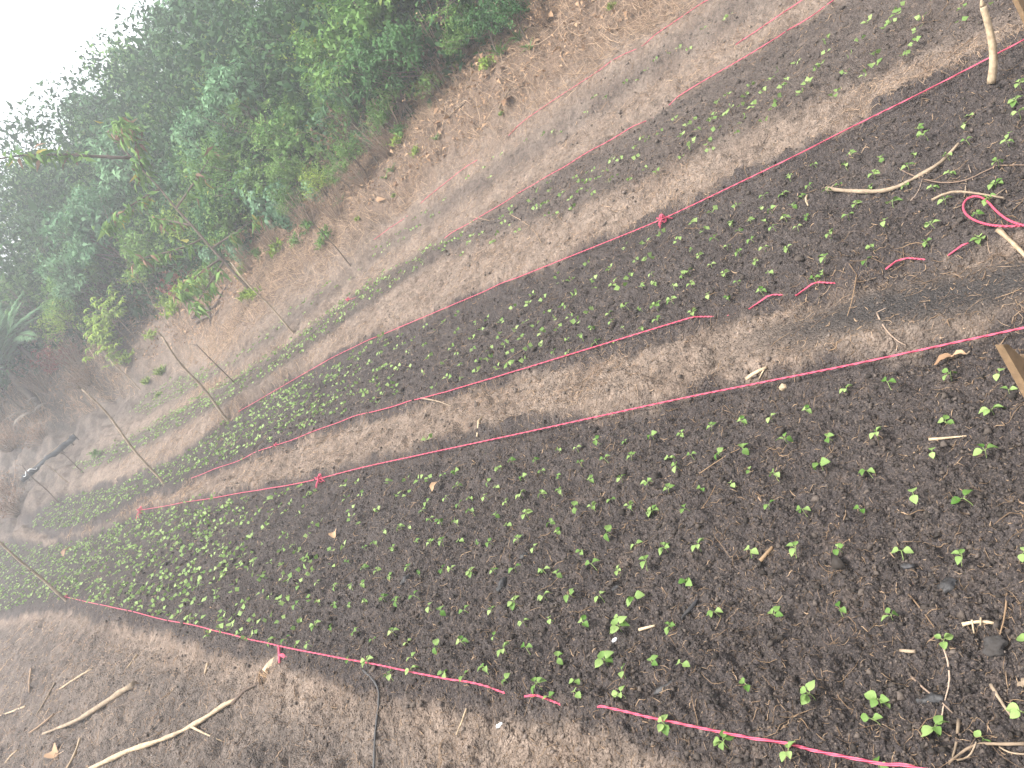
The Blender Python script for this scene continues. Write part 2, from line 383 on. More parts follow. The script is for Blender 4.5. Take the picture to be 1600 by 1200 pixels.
# ------------------------------------------------------------------ ground sheet (polar grid round the camera's foot: fine in view, coarse behind)
dth = .0023
th = np.concatenate([np.arange(-50, 50, math.degrees(dth)), np.arange(50, 310, 4.0)])
rr = np.concatenate([[.02, .4, .7, .9], np.exp(np.arange(math.log(1.0), math.log(24), .0030)), np.exp(np.arange(math.log(24), math.log(140), .02))])
TH, RR = np.meshgrid(np.radians(th), rr)
gx = (RR * np.sin(TH)).ravel(); gy = (RR * np.cos(TH)).ravel()
gm = micro(gx, gy); gz = H0(gx, gy) + gm
bed, deb, low, wet = masks(gx, gy)
nth, nr = len(th), len(rr)
ii = np.arange(nr - 1)[:, None] * nth; jj = np.arange(nth)[None]; j2 = (jj + 1) % nth
gq = np.stack([ii + jj, ii + nth + jj, ii + nth + j2, ii + j2], -1).reshape(-1, 4)
gme = build_mesh('hillside', np.stack([gx, gy, gz], 1), None, gq, {'bed': bed, 'deb': deb, 'low': low, 'wet': wet, 'crumb': gm}, True)
hill = link('hillside', gme, M['soil']); tag(hill, 'terraced brown hillside soil', 'ground', kind='structure')

# ------------------------------------------------------------------ pink cords along the beds
def densify(pts, step=14):
    out = [np.array(pts[0], float)]
    for a, b in zip(pts[:-1], pts[1:]):
        a = np.array(a, float); b = np.array(b, float); k = max(1, int(np.linalg.norm(b - a) / step))
        out += [a + (b - a) * i / k for i in range(1, k + 1)]
    return np.array(out)
def smooth_path(P, n=3):
    for _ in range(n):
        Q = P.copy(); Q[1:-1] = (P[:-2] + 2 * P[1:-1] + P[2:]) / 4; P = Q
    return P
def cord_path(pts, lift, step=10):
    P = []
    for q in smooth_path(densify(pts, step), 6):
        p = cast(q[0], q[1])
        c = np.array([0, 0, CAMZ]) - p
        P.append(p + c / np.linalg.norm(c) * lift)
    return smooth_path(np.array(P), 14)
def knot(mb, p, r=.012, tails=3, ln=.06):
    t = np.linspace(0, 4.2 * math.pi, 40)
    mb.tube(p + np.stack([r * np.cos(t) * (1 + .3 * np.sin(2.3 * t)), r * np.sin(t), r * 1.2 * np.sin(1.55 * t)], 1), .0055, 6)
    for i in range(tails):
        a = rng.random() * 6.28; s = np.linspace(0, 1, 6)[:, None]
        mb.tube(p + s * np.array([[math.cos(a), math.sin(a), .1]]) * ln * (.6 + .6 * rng.random()) - np.array([[0, 0, 1]]) * s ** 2 * ln * .5, .004, 5)
def float_over(P, c=.012):
    g = H(P[:, 0], P[:, 1]) + c
    P = P.copy(); P[:, 2] = np.maximum(P[:, 2], g); return smooth_path(P, 2)
def under(P, i0, i1, dz):
    """sink a stretch of the cord into the soil"""
    i = np.arange(len(P)); w = np.clip(np.minimum((i - i0) / 4.0 + .3, (i1 - i) / 4.0 + .3), 0, 1)
    P = P.copy(); P[:, 2] -= w * dz; return P
def seg_at(P, px):
    x, y, f = project(P); return int(np.argmin(abs(x - px)))
def cord(name_label, pts, lift=.03, r=.0035, knots=(), buried=(), extra=None, group='pink cords marking out the beds'):
    P = float_over(cord_path(pts, lift))
    for a, b in buried:
        i, j = sorted((seg_at(P, a), seg_at(P, b))); P = under(P, i, j, .045)
    root = empty('string_line', P[len(P) // 2])
    loc = np.array(root.location)
    tag(root, name_label, 'cord', group)
    mb = MB(); mb.tube(P - loc, r, 8); mb.build('cord', M['cord'], root, True)
    for k in knots:
        p = P[seg_at(P, k[0])]
        kb = MB(); knot(kb, p - loc, k[1], k[2], k[3]); kb.build('knot', M['cord'], root, True)
    if extra: extra(root, loc, P)
    return P
def low_tie(root, loc, P):
    p = P[seg_at(P, 437)] - loc
    kb = MB(); s = np.linspace(0, 1, 8)[:, None]
    down = np.array(cast(437, 1036)) - loc - p
    kb.tube(p + s * down, .0075, 7)
    q = p + down * .55
    for i in range(4):
        a = np.array(cast(447 + rng.random() * 6, 1020 + 4 * i)) - loc - q
        kb.tube(q + s * a * (.6 + .3 * i / 4) + np.array([[0, 0, .015]]) * s * (1 - s), .0035, 5)
    kb.build('tie', M['cord'], root, True)
cord('taut pink cord along the lowest edge of the nearest bed, buried in the middle', [(103,933),(437,1010),(760,1073),(838,1084),(933,1104),(1170,1153),(1420,1202),(1560,1231)], .03, .0036,
     knots=[(106, .02, 3, .1)], buried=[(766, 826), (846, 926)], extra=low_tie)
cord('taut pink cord between the nearest bed and the path above it, tied with a bow', [(220,797),(500,750),(533,737),(800,680),(1066,622),(1330,570),(1600,512),(1700,491)], .045, .0036,
     knots=[(223, .03, 4, .16), (498, .022, 5, .08)])
cord('loose pink cord between path and second bed, partly buried under soil near the loop', [(300,748),(433,697),(533,657),(700,612),(1066,500),(1096,491),(1200,462),(1268,443),(1400,407),(1513,380)], .018, .0035,
     knots=[(436, .012, 2, .06)], buried=[(1100, 1188), (1214, 1254), (1284, 1386), (1430, 1494)])
cord('longest pink cord above the second bed, knotted at mid length', [(373,643),(533,550),(800,437),(1035,343),(1250,240),(1313,207),(1450,140),(1600,62),(1710,6)], .04, .0035,
     knots=[(1035, .02, 5, .07)])
cord('pink cord along the upper edge of the third bed, half hidden by soil', [(545,470),(600,438),(705,365),(850,280),(991,197),(1066,145),(1180,80),(1312,-2)], .02, .0036, buried=[(555, 690), (1000, 1050)],
     knots=[(548, .02, 2, .06)])
cord('thin faded pink cord beside the highest bed, nearest the dry debris', [(585,375),(690,290),(840,172),(960,95),(1060,30),(1112,-2)], .012, .0032, buried=[(620, 660), (735, 800), (990, 1010)])
cord('short dark red cord running just above the third bed in the top right', [(1150,70),(1200,38),(1256,-2)], .012, .0034, buried=[])
# the loop of slack cord tied to the twig
def loop_cord():
    pts = [(1700,345),(1604,352),(1575,354),(1545,352),(1520,344),(1504,332),(1501,318),(1510,308),(1524,303),(1540,310),(1556,330),(1577,346),(1604,354),(1700,352)]
    P = []
    for i, q in enumerate(densify(pts, 5)):
        p = cast(*q); c = np.array([0, 0, CAMZ]) - p; P.append(p + c / np.linalg.norm(c) * (.035 + .02 * math.sin(i * .25)))
    P = smooth_path(np.array(P), 6)
    root = empty('slack_cord', P[0]); loc = np.array(root.location)
    tag(root, 'slack loop of pink cord hanging round the forked twig', 'cord')
    mb = MB(); mb.tube(P - loc, .0042, 8); mb.build('cord', M['cord'], root, True)
loop_cord()

# ------------------------------------------------------------------ stakes, poles, sticks
def top_of(base, px, py):
    """point of the photo's ray through (px,py) nearest to the vertical through base"""
    r = ray(px, py); o = np.array([0, 0, CAMZ]); h = r[:2]
    t = ((base[:2] - o[:2]) @ h) / (h @ h)
    return o + r * t
def pole(label, b, t, r, mat='bamboo', name='pole', cat='pole', group=None, nodes=True, bow=.014):
    r = r * .46
    B = ground(*b); Tp = top_of(B, *t)
    root = empty(name, B); tag(root, label, cat, group)
    n = 14; s = np.linspace(0, 1, n)[:, None]; d = Tp - B; ln = np.linalg.norm(d)
    side = nrm(np.cross(d, np.array([rng.normal(), rng.normal(), .3])))
    P = s * d + side * (np.sin(s * math.pi) * bow * ln + .012 * ln * np.sin(s * 9 + 1)) - np.array([[0, 0, .12]]) * (1 - s)
    R = r * (1.12 - .35 * s[:, 0]); 
    if nodes: R = R * (1 + .16 * (np.arange(n) % 3 == 0))
    mb = MB(); mb.tube(P, R, 9); mb.build('shaft', M[mat], root, True)
    # split top and a broken side twig
    mb = MB(); e = P[-1]
    for k in range(2):
        a = rng.normal(size=3) * .03 + d / ln * .06
        mb.tube(np.array([e - d / ln * .03, e + a * .6, e + a]), [r * .5, r * .35, .002], 5)
    mb.build('split_tip', M[mat], root)
    mb = MB(); e = P[n // 2]; a = side[0] * .10 + d / ln * .05 if side.ndim > 1 else side * .10 + d / ln * .05
    mb.tube(np.array([e, e + a * .5, e + a]), [r * .45, r * .3, .003], 5); mb.build('twig_stub', M[mat], root)
    return B, Tp
GP = 'thin poles standing on the far terraces'
pole('bamboo pole at the far end of the nearest bed, holding the lowest pink cord', (103,936), (-8,840), .034, 'bamboo', group=GP)
pole('tall slender pole standing on the second bed edge, longest in the far middle', (254,760), (128,606), .032, 'bamboo', group=GP)
pole('pale pole at the far end of the longest pink cord', (357,656), (252,526), .036, 'bamboo', group=GP)
pole('short dark pole between the third and fourth beds', (369,600), (306,538), .018, 'dark', group=GP)
pole('straight pole leaning beside the crooked sapling', (457,516), (360,410), .026, 'bamboo', group=GP)
pole('dark thin pole with its foot in the debris beneath dense shrubs', (547,412), (478,332), .016, 'dark', group=GP)
pole('thin pale pole below the yellow sapling by the far bank', (219,607), (170,560), .028, 'bamboo', group=GP)
pole('slim leaning pole in front of the dark hollow', (265,522), (206,418), .014, 'wood', group=GP)
pole('thin pole left of the round green shrub', (214,550), (175,500), .014, 'wood', group=GP)
GF = 'dark stakes round the black sheet fence'
pole('dark stake leaning at the left end of the black sheet', (92,784), (34,728), .024, 'dark', name='stake', cat='stake', group=GF)
pole('dark stake in front of the middle of the black sheet', (127,736), (96,707), .02, 'dark', name='stake', cat='stake', group=GF)
pole('brown stake between black sheet and the bean rows', (108,755), (72,726), .018, 'wood', name='stake', cat='stake', group=GF)

# black sheet fence on the far slope
def sheet_fence():
    pts = [(40,757),(58,742),(75,730),(95,711),(110,699),(124,687)]
    G = [ground(*p) for p in pts]
    root = empty('sheet_fence', G[0]); loc = G[0]
    tag(root, 'low black plastic sheet fence across the far grey slope', 'fence')
    up = np.array([0, 0, 1.])
    t = np.linspace(0, 1, 40)
    B = G[0] + t[:, None] * (G[-1] - G[0]) + np.array([[.5, .1, 0]]) * np.sin(t * math.pi)[:, None] * .5
    B[:, 2] = np.maximum(B[:, 2] + .03, H0(B[:, 0], B[:, 1]) + .11); B = smooth_path(B, 30)
    nn = nrm(np.cross(np.gradient(B, axis=0), up))
    Vs = []
    for o, h in ((0, -.05), (0, .075), (.008, .075), (.008, -.05)):
        Vs.append(B - loc + nn * (o + .02 * np.sin(t * 60)[:, None] * (h > 0)) + up * (h + (.02 * np.sin(t * 23)[:, None] if h > 0 else 0)))
    V = np.stack(Vs, 1).reshape(-1, 3); n = len(B)
    i = np.arange(n - 1)[:, None] * 4; j = np.arange(4)[None]; j2 = (j + 1) % 4
    mb = MB(); mb.add(V, None, np.stack([i + j, i + j2, i + 4 + j2, i + 4 + j], -1).reshape(-1, 4)); mb.build('sheet', M['fence'], root)
    mb = MB(); mb.tube(B - loc + up * .085, .007, 6); mb.build('top_rail', M['wood'], root, True)
    for k in (2, 12, 21, 30, 38):
        mb = MB(); p = B[k] - loc - nn[k] * .03
        mb.tube(np.array([p - up * .15, p + up * .05, p + up * .1]), [.012, .011, .009], 6); mb.build('peg', M['dark'], root, True)
sheet_fence()
def plastic_scrap():
    p = ground(57, 745) + np.array([0, 0, .17])
    mb = MB(); s = np.linspace(0, 1, 8)[:, None]
    a, b = np.array([-.17, 0, -.02]), np.array([.15, .06, -.05])
    for d in (a, b):
        P = s * d + np.array([[0, 0, .03]]) * np.sin(s * 6)
        mb.tube(P, .013 * (1.1 - s[:, 0] * .6), 5)
    o = mb.build('plastic_strip', M['white']); o.location = p - np.array([0, .05, 0])
    tag(o, 'white plastic strip draped over the black sheet fence', 'plastic strip')
plastic_scrap()

def lying(name, label, cat, pts, r, mat, lift=None, group=None, twigs=(), taper=.6, k=7, step=12):
    """a stick, root or hose lying on the soil along the photo's line"""
    r = r * (.62 if r < .0095 else .85)
    q = densify(pts, step); P = np.array([cast(*a) for a in smooth_path(q, 2)])
    z = H(P[:, 0], P[:, 1]); zs = np.convolve(np.pad(z, 3, mode='edge'), np.ones(7) / 7, 'valid')
    P[:, 2] = np.maximum(zs, z) + (r * .9 + .003 if lift is None else lift)
    P = smooth_path(P, 2); P[:, 2] = np.maximum(P[:, 2], H(P[:, 0], P[:, 1]) + r * .35); loc = P[0].copy()
    n = len(P); s = np.linspace(0, 1, n); R = r * (1 - (1 - taper) * s) * (1 + .12 * np.sin(s * 37 + 1) + .1 * rng.normal(size=n) * (r > .004))
    mb = MB(); mb.tube(P - loc, np.abs(R), k)
    root = mb.build(name, M[mat], None, True); root.location = loc
    tag(root, label, cat, group)
    for tw in twigs:
        Q = np.array([cast(*a) for a in densify(tw, 8)]); Q[:, 2] = H(Q[:, 0], Q[:, 1]) + r + .004
        Q = smooth_path(Q, 3); tb = MB(); tb.tube(Q - loc, np.linspace(r * .5, .002, len(Q)), 5); tb.build('side_twig', M[mat], root, True)
    return root
lying('stick', 'long peeled stick lying in the bottom left, reaching the lower edge', 'stick', [(140,1203),(240,1165),(330,1118),(372,1092)], .02, 'pale', twigs=[[(300,1136),(325,1150),(340,1152)]], taper=.75)
lying('stick', 'thin charred stick continuing up from the long peeled stick', 'stick', [(364,1100),(392,1082),(412,1068)], .011, 'dark')
lying('stick', 'straight grey stick with a thick knob end on the lower left slope', 'stick', [(212,1071),(190,1086),(150,1110),(110,1133),(72,1150)], .03, 'wood', taper=.4)
lying('stick', 'curved peeled root stick lying among bean plants in the second bed', 'stick', [(1296,302),(1330,302),(1380,299),(1425,282),(1462,262),(1502,232)], .013, 'wood', twigs=[[(1298,300),(1302,291),(1311,288)], [(1440,275),(1452,270),(1460,262)]], taper=.6)
lying('twig', 'long thin twig reaching the right edge above the cord loop', 'twig', [(1402,260),(1430,278),(1470,287),(1510,281),(1545,262),(1570,254),(1604,258)], .005, 'twig', twigs=[[(1442,283),(1436,300),(1424,316)], [(1518,278),(1520,265),(1512,256)]])
lying('twig', 'forked twig inside the pink loop', 'twig', [(1460,320),(1480,309),(1505,304),(1535,308),(1571,315)], .009, 'wood', lift=.03, twigs=[[(1506,305),(1510,292),(1508,276)], [(1510,304),(1512,316),(1490,328)], [(1545,312),(1562,296),(1570,292)]])
lying('stick', 'pale stick entering from the right edge below the pink loop', 'stick', [(1560,359),(1578,374),(1604,402)], .012, 'pale')
lying('stick', 'small brown stick in the nearest bed, right of centre', 'stick', [(1189,878),(1211,860)], .009, 'board', taper=.9)
lying('stick', 'short pink-brown stick beside a bean plant in the nearest bed', 'stick', [(1001,987),(1027,982)], .008, 'pale', taper=.9)
lying('stick', 'flat tan stick in the nearest bed near the right edge', 'stick', [(1453,688),(1480,687),(1511,683)], .007, 'pale', taper=.7)
lying('stick', 'short buff stick near the lower right corner', 'stick', [(1409,1021),(1434,1024)], .007, 'wood', taper=.9)
lying('root', 'pale wriggling root standing out of the path', 'root', [(750,648),(752,660),(747,670),(747,684)], .011, 'pale')
lying('stick', 'bent brown twig on the path just under the second bed', 'stick', [(658,622),(680,626),(698,627),(706,636)], .009, 'wood')
lying('root', 'bleached forked root on the path above the second cord', 'root', [(1168,595),(1188,578),(1196,571)], .01, 'pale', twigs=[[(1194,573),(1190,583),(1186,594)]])
lying('root', 'thin branching root crossing the path toward the pink cord', 'root', [(1372,492),(1380,515),(1392,533),(1420,547)], .005, 'twig', twigs=[[(1372,492),(1380,486),(1386,484)]])
lying('root', 'thin root beside the buried cord on the path', 'root', [(1340,432),(1343,455),(1340,475),(1328,500)], .004, 'root', twigs=[[(1342,447),(1358,440),(1372,438)], [(1340,432),(1336,425),(1330,418)]])
lying('root', 'long thin root curling past the lower right bean plant', 'root', [(1476,1014),(1488,1040),(1490,1065),(1478,1090),(1472,1108),(1470,1125)], .004, 'twig', k=6)
lying('root', 'thin root across the charcoal in the lower right', 'root', [(1423,1056),(1440,1076),(1465,1090),(1475,1104),(1487,1112)], .004, 'twig')
lying('root', 'thin straight root ending at the lower right bean plant', 'root', [(1421,931),(1438,950),(1452,968),(1461,982)], .004, 'root')
lying('root', 'thick pale root fragment near the right edge', 'root', [(1506,980),(1520,974),(1534,970),(1558,975)], .008, 'pale', twigs=[[(1522,974),(1521,988)], [(1536,971),(1535,982)]])
lying('root', 'thin knotted root upright near the right edge', 'root', [(1575,930),(1575,950),(1574,972),(1562,991)], .004, 'root')
lying('root', 'forked root in the bottom right corner', 'root', [(1604,1163),(1565,1164),(1520,1166),(1500,1180),(1492,1203)], .006, 'wood', twigs=[[(1560,1165),(1575,1175),(1604,1180)], [(1530,1166),(1515,1187),(1500,1195)]])
lying('root', 'upright bare root in the bottom right', 'root', [(1496,1122),(1499,1150),(1495,1180),(1489,1203)], .006, 'wood')
lying('root', 'brown root bent like an elbow near the lower right edge', 'root', [(1547,1068),(1560,1088),(1567,1105),(1576,1113)], .006, 'wood')
lying('root', 'long thin root across the middle of the nearest bed', 'root', [(1095,740),(1120,725),(1145,712),(1165,698)], .003, 'root')
lying('root', 'long thin rootlet under the first bean rows in the middle', 'root', [(1098,797),(1115,775),(1125,755),(1131,737)], .003, 'root')
lying('root', 'pale curved rootlet lying in the third bed', 'root', [(800,338),(818,342),(838,360),(848,383)], .006, 'straw')
lying('stick', 'short straw stick across the pink cord in the upper middle', 'stick', [(737,336),(752,342),(768,349)], .006, 'straw')
lying('root', 'white curled root scrap in the second bed', 'root', [(1264,309),(1258,315),(1258,322),(1265,325)], .009, 'pale', taper=.7)
lying('root', 'white curled root scrap on the lower left slope', 'root', [(325,1038),(323,1045),(328,1050),(325,1056)], .011, 'pale', taper=.7)
lying('hose', 'black thin hose lying down the slope under the nearest bed', 'hose', [(570,1050),(590,1066),(597,1085),(597,1110),(592,1150),(584,1180),(580,1204)], .008, 'hose', taper=1, step=8)
lying('stick', 'blackened branch across the debris below the shrubs', 'stick', [(688,139),(720,118),(752,93),(765,84)], .022, 'dark')
lying('stick', 'grey branch in the dry debris below the fern', 'stick', [(700,185),(715,172),(728,160)], .018, 'wood')
lying('stick', 'tan crooked root on the debris slope', 'root', [(783,175),(786,155),(795,140),(805,130)], .014, 'wood')
for i, (pts, lb) in enumerate([([(40,1104),(20,1114),(0,1121)], 'pink-white cane stub at the left edge, left of the grey stick'), ([(87,1119),(70,1134),(52,1150)], 'yellow straw cane left of the grey stick'),
        ([(87,1068),(75,1095),(60,1121)], 'thin brown cane leaning above the yellow straw cane'), ([(128,1155),(115,1178),(100,1200)], 'tan cane pair piece in the bottom left near the peeled stick'),
        ([(30,1174),(20,1183),(8,1192)], 'short tan cane in the bottom left corner'), ([(142,1044),(125,1055),(110,1068),(98,1080)], 'broken pinkish cane above the grey stick'),
        ([(49,1045),(48,1065),(48,1083)], 'thin straight straw near the left edge'), ([(118,1172),(108,1185),(98,1203)], 'reddish cane at the bottom left edge'),
        ([(218,1026),(210,1040),(204,1048)], 'pink cane stub above the knob of the grey stick'), ([(580,1108),(577,1125),(566,1150)][::1] and [(730,1108),(725,1130),(716,1152)], 'thin pale cane in the rooty bank under the buried cord')]):
    lying('cane', lb, 'cane', pts, .011 if i < 9 else .006, ['pale', 'straw', 'wood', 'pale', 'pale', 'pale', 'straw', 'board', 'pale', 'pale'][i], taper=.7)
def dead_leaf(px, py, s, label, mat='deadleaf', rot=0, h=.02):
    p = ground(px, py); mb = MB()
    t = np.linspace(0, 1, 9); w = np.sin(np.clip(t * math.pi, 0.05, 3.1)) ** .8 * .28
    V = []
    for a, ww in zip(t, w):
        for q in (-1, -.5, 0, .5, 1): V.append(((a - .5) * s, q * ww * s, h + .25 * s * abs(q) ** 1.5 * ww * 2 + .12 * s * math.sin(a * 4) + .03 * s * math.sin(a * 17 + q * 3)))
    Q = [(i * 5 + j, i * 5 + j + 1, i * 5 + j + 6, i * 5 + j + 5) for i in range(8) for j in range(4)]
    mb.add(V, None, Q); o = mb.build('dead_leaf', M[mat], None, True); o.location = p; o.rotation_euler = (.1, -.1, rot)
    sb = MB(); sb.tube(np.array([[-.75 * s, 0, .01 + h], [-.5 * s, 0, h], [-.2 * s, 0, h + .06 * s]]), .0025, 5); sb.build('leaf_stalk', M['wood'], o)
    tag(o, label, 'dead leaf')
dead_leaf(1477, 568, .07, 'curled tan dead leaf behind a round bean plant under the middle pink cord', rot=2.6)
dead_leaf(685, 764, .09, 'crumpled tan dead leaf near the middle of the nearest bed', rot=.8, h=.03)
dead_leaf(523, 836, .11, 'orange-tan dead leaf standing in the nearest bed, left of centre', rot=1.6, h=.03)
dead_leaf(1500, 562, .05, 'small dead leaf between two bean plants near the right edge', rot=2.2)
dead_leaf(110, 866, .22, 'orange dead leaf among the far bean rows of the nearest bed', 'rust', rot=1.2, h=.06)
dead_leaf(84, 1175, .2, 'yellow dead leaf in the bottom left below the grey stick', rot=-1.0, h=.03)
dead_leaf(797, 163, .22, 'pale yellow dead leaf on the debris slope', rot=.6, h=.04)
def lump(px, py, s, label, mat='char', name='charcoal', cat='charcoal', el=(1, .6, .6), rot=0, group=None):
    p = ground(px, py); mb = MB(); n, k = 15, 18; V = []; ph = rng.random(8) * 6.28
    for i in range(n):
        a = math.pi * i / (n - 1)
        for j in range(k):
            t = 2 * math.pi * j / k; r = 1 + (.16 * math.sin(a * 5 + ph[0] + 2 * math.sin(t + ph[1])) + .14 * math.sin(3 * t + ph[2] + a * 4) + .2 * rng.uniform(-1, 1)) * (0 < i < n - 1)
            V.append((math.cos(a) * el[0] * s * (1 + .1 * r), math.sin(a) ** .7 * math.cos(t) * el[1] * s * r, math.sin(a) ** .7 * math.sin(t) * el[2] * s * r))
    Q = [(i * k + j, i * k + (j + 1) % k, (i + 1) * k + (j + 1) % k, (i + 1) * k + j) for i in range(n - 1) for j in range(k)]
    mb.add(V, None, Q); o = mb.build(name, M[mat]); o.location = p + np.array([0, 0, s * el[2] * .25]); o.rotation_euler = (0, 0, rot)
    tag(o, label, cat, group)
GC = 'charcoal pieces in the nearest bed'
lump(1421, 890, .014, 'grey-edged charcoal piece between two bean rows near the right', el=(1.2, .6, .5), rot=-.9, group=GC)
lump(1455, 1095, .02, 'upright black charcoal stub above the lowest bean plant on the right', el=(1.4, .6, .6), rot=-.6, group=GC)
lump(1485, 922, .022, 'square blue-black charcoal lump near the right edge', el=(1, .8, .5), rot=.3, group=GC)
lump(1046, 1082, .022, 'charcoal splinter above the lower pink cord', el=(1.6, .4, .4), rot=-.2, group=GC)
lump(788, 917, .028, 'black charcoal piece in the middle of the nearest bed', el=(1.3, .6, .5), rot=.9, group=GC)
lump(820, 871, .018, 'small round charcoal piece above the middle of the nearest bed', el=(1, .8, .6), group=GC)
lump(959, 917, .014, 'charcoal fleck with a white chip, beside a large bean plant', el=(1.2, .7, .5), group=GC)
lump(1078, 953, .018, 'long thin charcoal sliver right of centre in the nearest bed', el=(2, .4, .4), rot=.3, group=GC)
lump(640, 913, .025, 'charcoal bit left of the middle of the nearest bed', el=(1.2, .6, .5), rot=.6, group=GC)
lump(1555, 1012, .021, 'large dark clay clod near the right edge', 'clay', 'soil_clod', 'clod', (1.2, 1, .55), rot=.4)
lump(1596, 1060, .013, 'grey stone at the right edge', 'wood', 'stone', 'stone', (1, .7, .5))
lump(1221, 600, .016, 'cream pebble on the path edge just under the pink cord', 'pale', 'stone', 'stone', (1, .8, .8))
lump(785, 1138, .011, 'white chip on the bank in the bottom middle', 'white', 'stone', 'stone', (1.1, .6, .5))
lump(963, 1003, .009, 'white chip at the foot of a tall bean plant', 'white', 'stone', 'stone', (1, .8, .5))
# peg stub with the tie
def peg_stub():
    a = ground(416, 1052); b = top_of(a, 436, 1028) ; b = a + (b - a) * .9
    root = empty('peg', a); tag(root, 'short split wooden peg stub under the tied lowest cord', 'peg')
    s = np.linspace(0, 1, 8)[:, None]; mb = MB(); mb.tube(s * (b - a), .03 * (1.1 - .5 * abs(s[:, 0] - .5)), 8); mb.build('shaft', M['pale'], root, True)
    mb = MB()
    for i in range(40):
        t = rng.random() * 6.28; p0 = np.array([.03 * math.cos(t), .03 * math.sin(t), .02]); e = p0 + np.array([rng.normal() * .05, rng.normal() * .05 - .03, -.05 - .05 * rng.random()])
        mb.tube(np.array([p0, (p0 + e) / 2 + rng.normal(size=3) * .01, e]), [.003, .002, .001], 4)
    mb.build('root_fibre', M['root'], root)
peg_stub()
# upright peeled stick top right, and the two board stakes at the right edge
def peeled_stick():
    B = ground(1551, 134); pts = [(1551,134),(1553,100),(1551,70),(1545,40),(1536,10)]
    P = np.array([B] + [top_of(B, *q) for q in pts[1:]]); P = np.array([np.interp(np.linspace(0, 4, 17), range(5), P[:, i]) for i in range(3)]).T
    P = smooth_path(P, 3); root = empty('stick', B); tag(root, 'pale curved peeled stick standing behind the longest cord in the top right', 'stick')
    mb = MB(); mb.tube(P - B, np.linspace(.019, .014, 17), 9); mb.build('shaft', M['pale'], root, True)
    e = P[-1] - B; mb = MB(); mb.tube(np.array([e, e + nrm(P[-1] - P[-3]) * .03]), [.014, .004], 9); mb.build('sharp_tip', M['pale'], root, True)
peeled_stick()
def board_stake(tip, halfw, height, dist, label, fwd, mat='board'):
    """split board stake with a slanted point, standing on the ground"""
    r = ray(*tip); Tp = np.array([0, 0, CAMZ]) + r * dist
    g = hz(Tp[0], Tp[1]); root = empty('board_stake', (Tp[0], Tp[1], g)); tag(root, label, 'stake')
    h = Tp[2] - g; w = halfw
    out = [(-.004, h), (.012, h - .012), (.035, h - .075), (.06, h - .085), (2 * w, h - .12), (2 * w, -.2), (0.012, -.2), (.005, h * .5)]
    o2 = [(-x * 1, z) for x, z in out]
    th_ = .022; s = np.array([math.cos(fwd), math.sin(fwd), 0]); nn = np.array([-s[1], s[0], 0]); n = len(out)
    V = [s * x + np.array([0, 0, z]) + nn * (th_ / 2 + .003 * math.sin(z * 40)) for x, z in out] + [s * x + np.array([0, 0, z]) - nn * th_ / 2 for x, z in out]
    me = bpy.data.meshes.new('board'); me.from_pydata([tuple(v) for v in V], [], [tuple(range(n)), tuple(range(2 * n - 1, n - 1, -1))] + [(i, i + n, (i + 1) % n + n, (i + 1) % n) for i in range(n)])
    at = me.attributes.new('rnd', 'FLOAT', 'POINT'); me.update()
    link('board', me, M[mat], root)
    mb = MB()
    for i in range(3):
        x = .02 + .02 * i; mb.tube(np.array([s * x + nn * .012 + np.array([0, 0, h - .1 - .03 * i]), s * (x + .004) + nn * .016 + np.array([0, 0, h - .2]), s * x + nn * .012 + np.array([0, 0, h - .3])]), [.001, .003, .001], 5)
    mb.build('splinter', M[mat], root)
board_stake((1561, 537), .055, .4, 2.25, 'pointed split board stake cut by the right edge of the photo', .35)
board_stake((1580, -14), .06, .4, 4.2, 'brown board stake cut by the top right corner', .2)

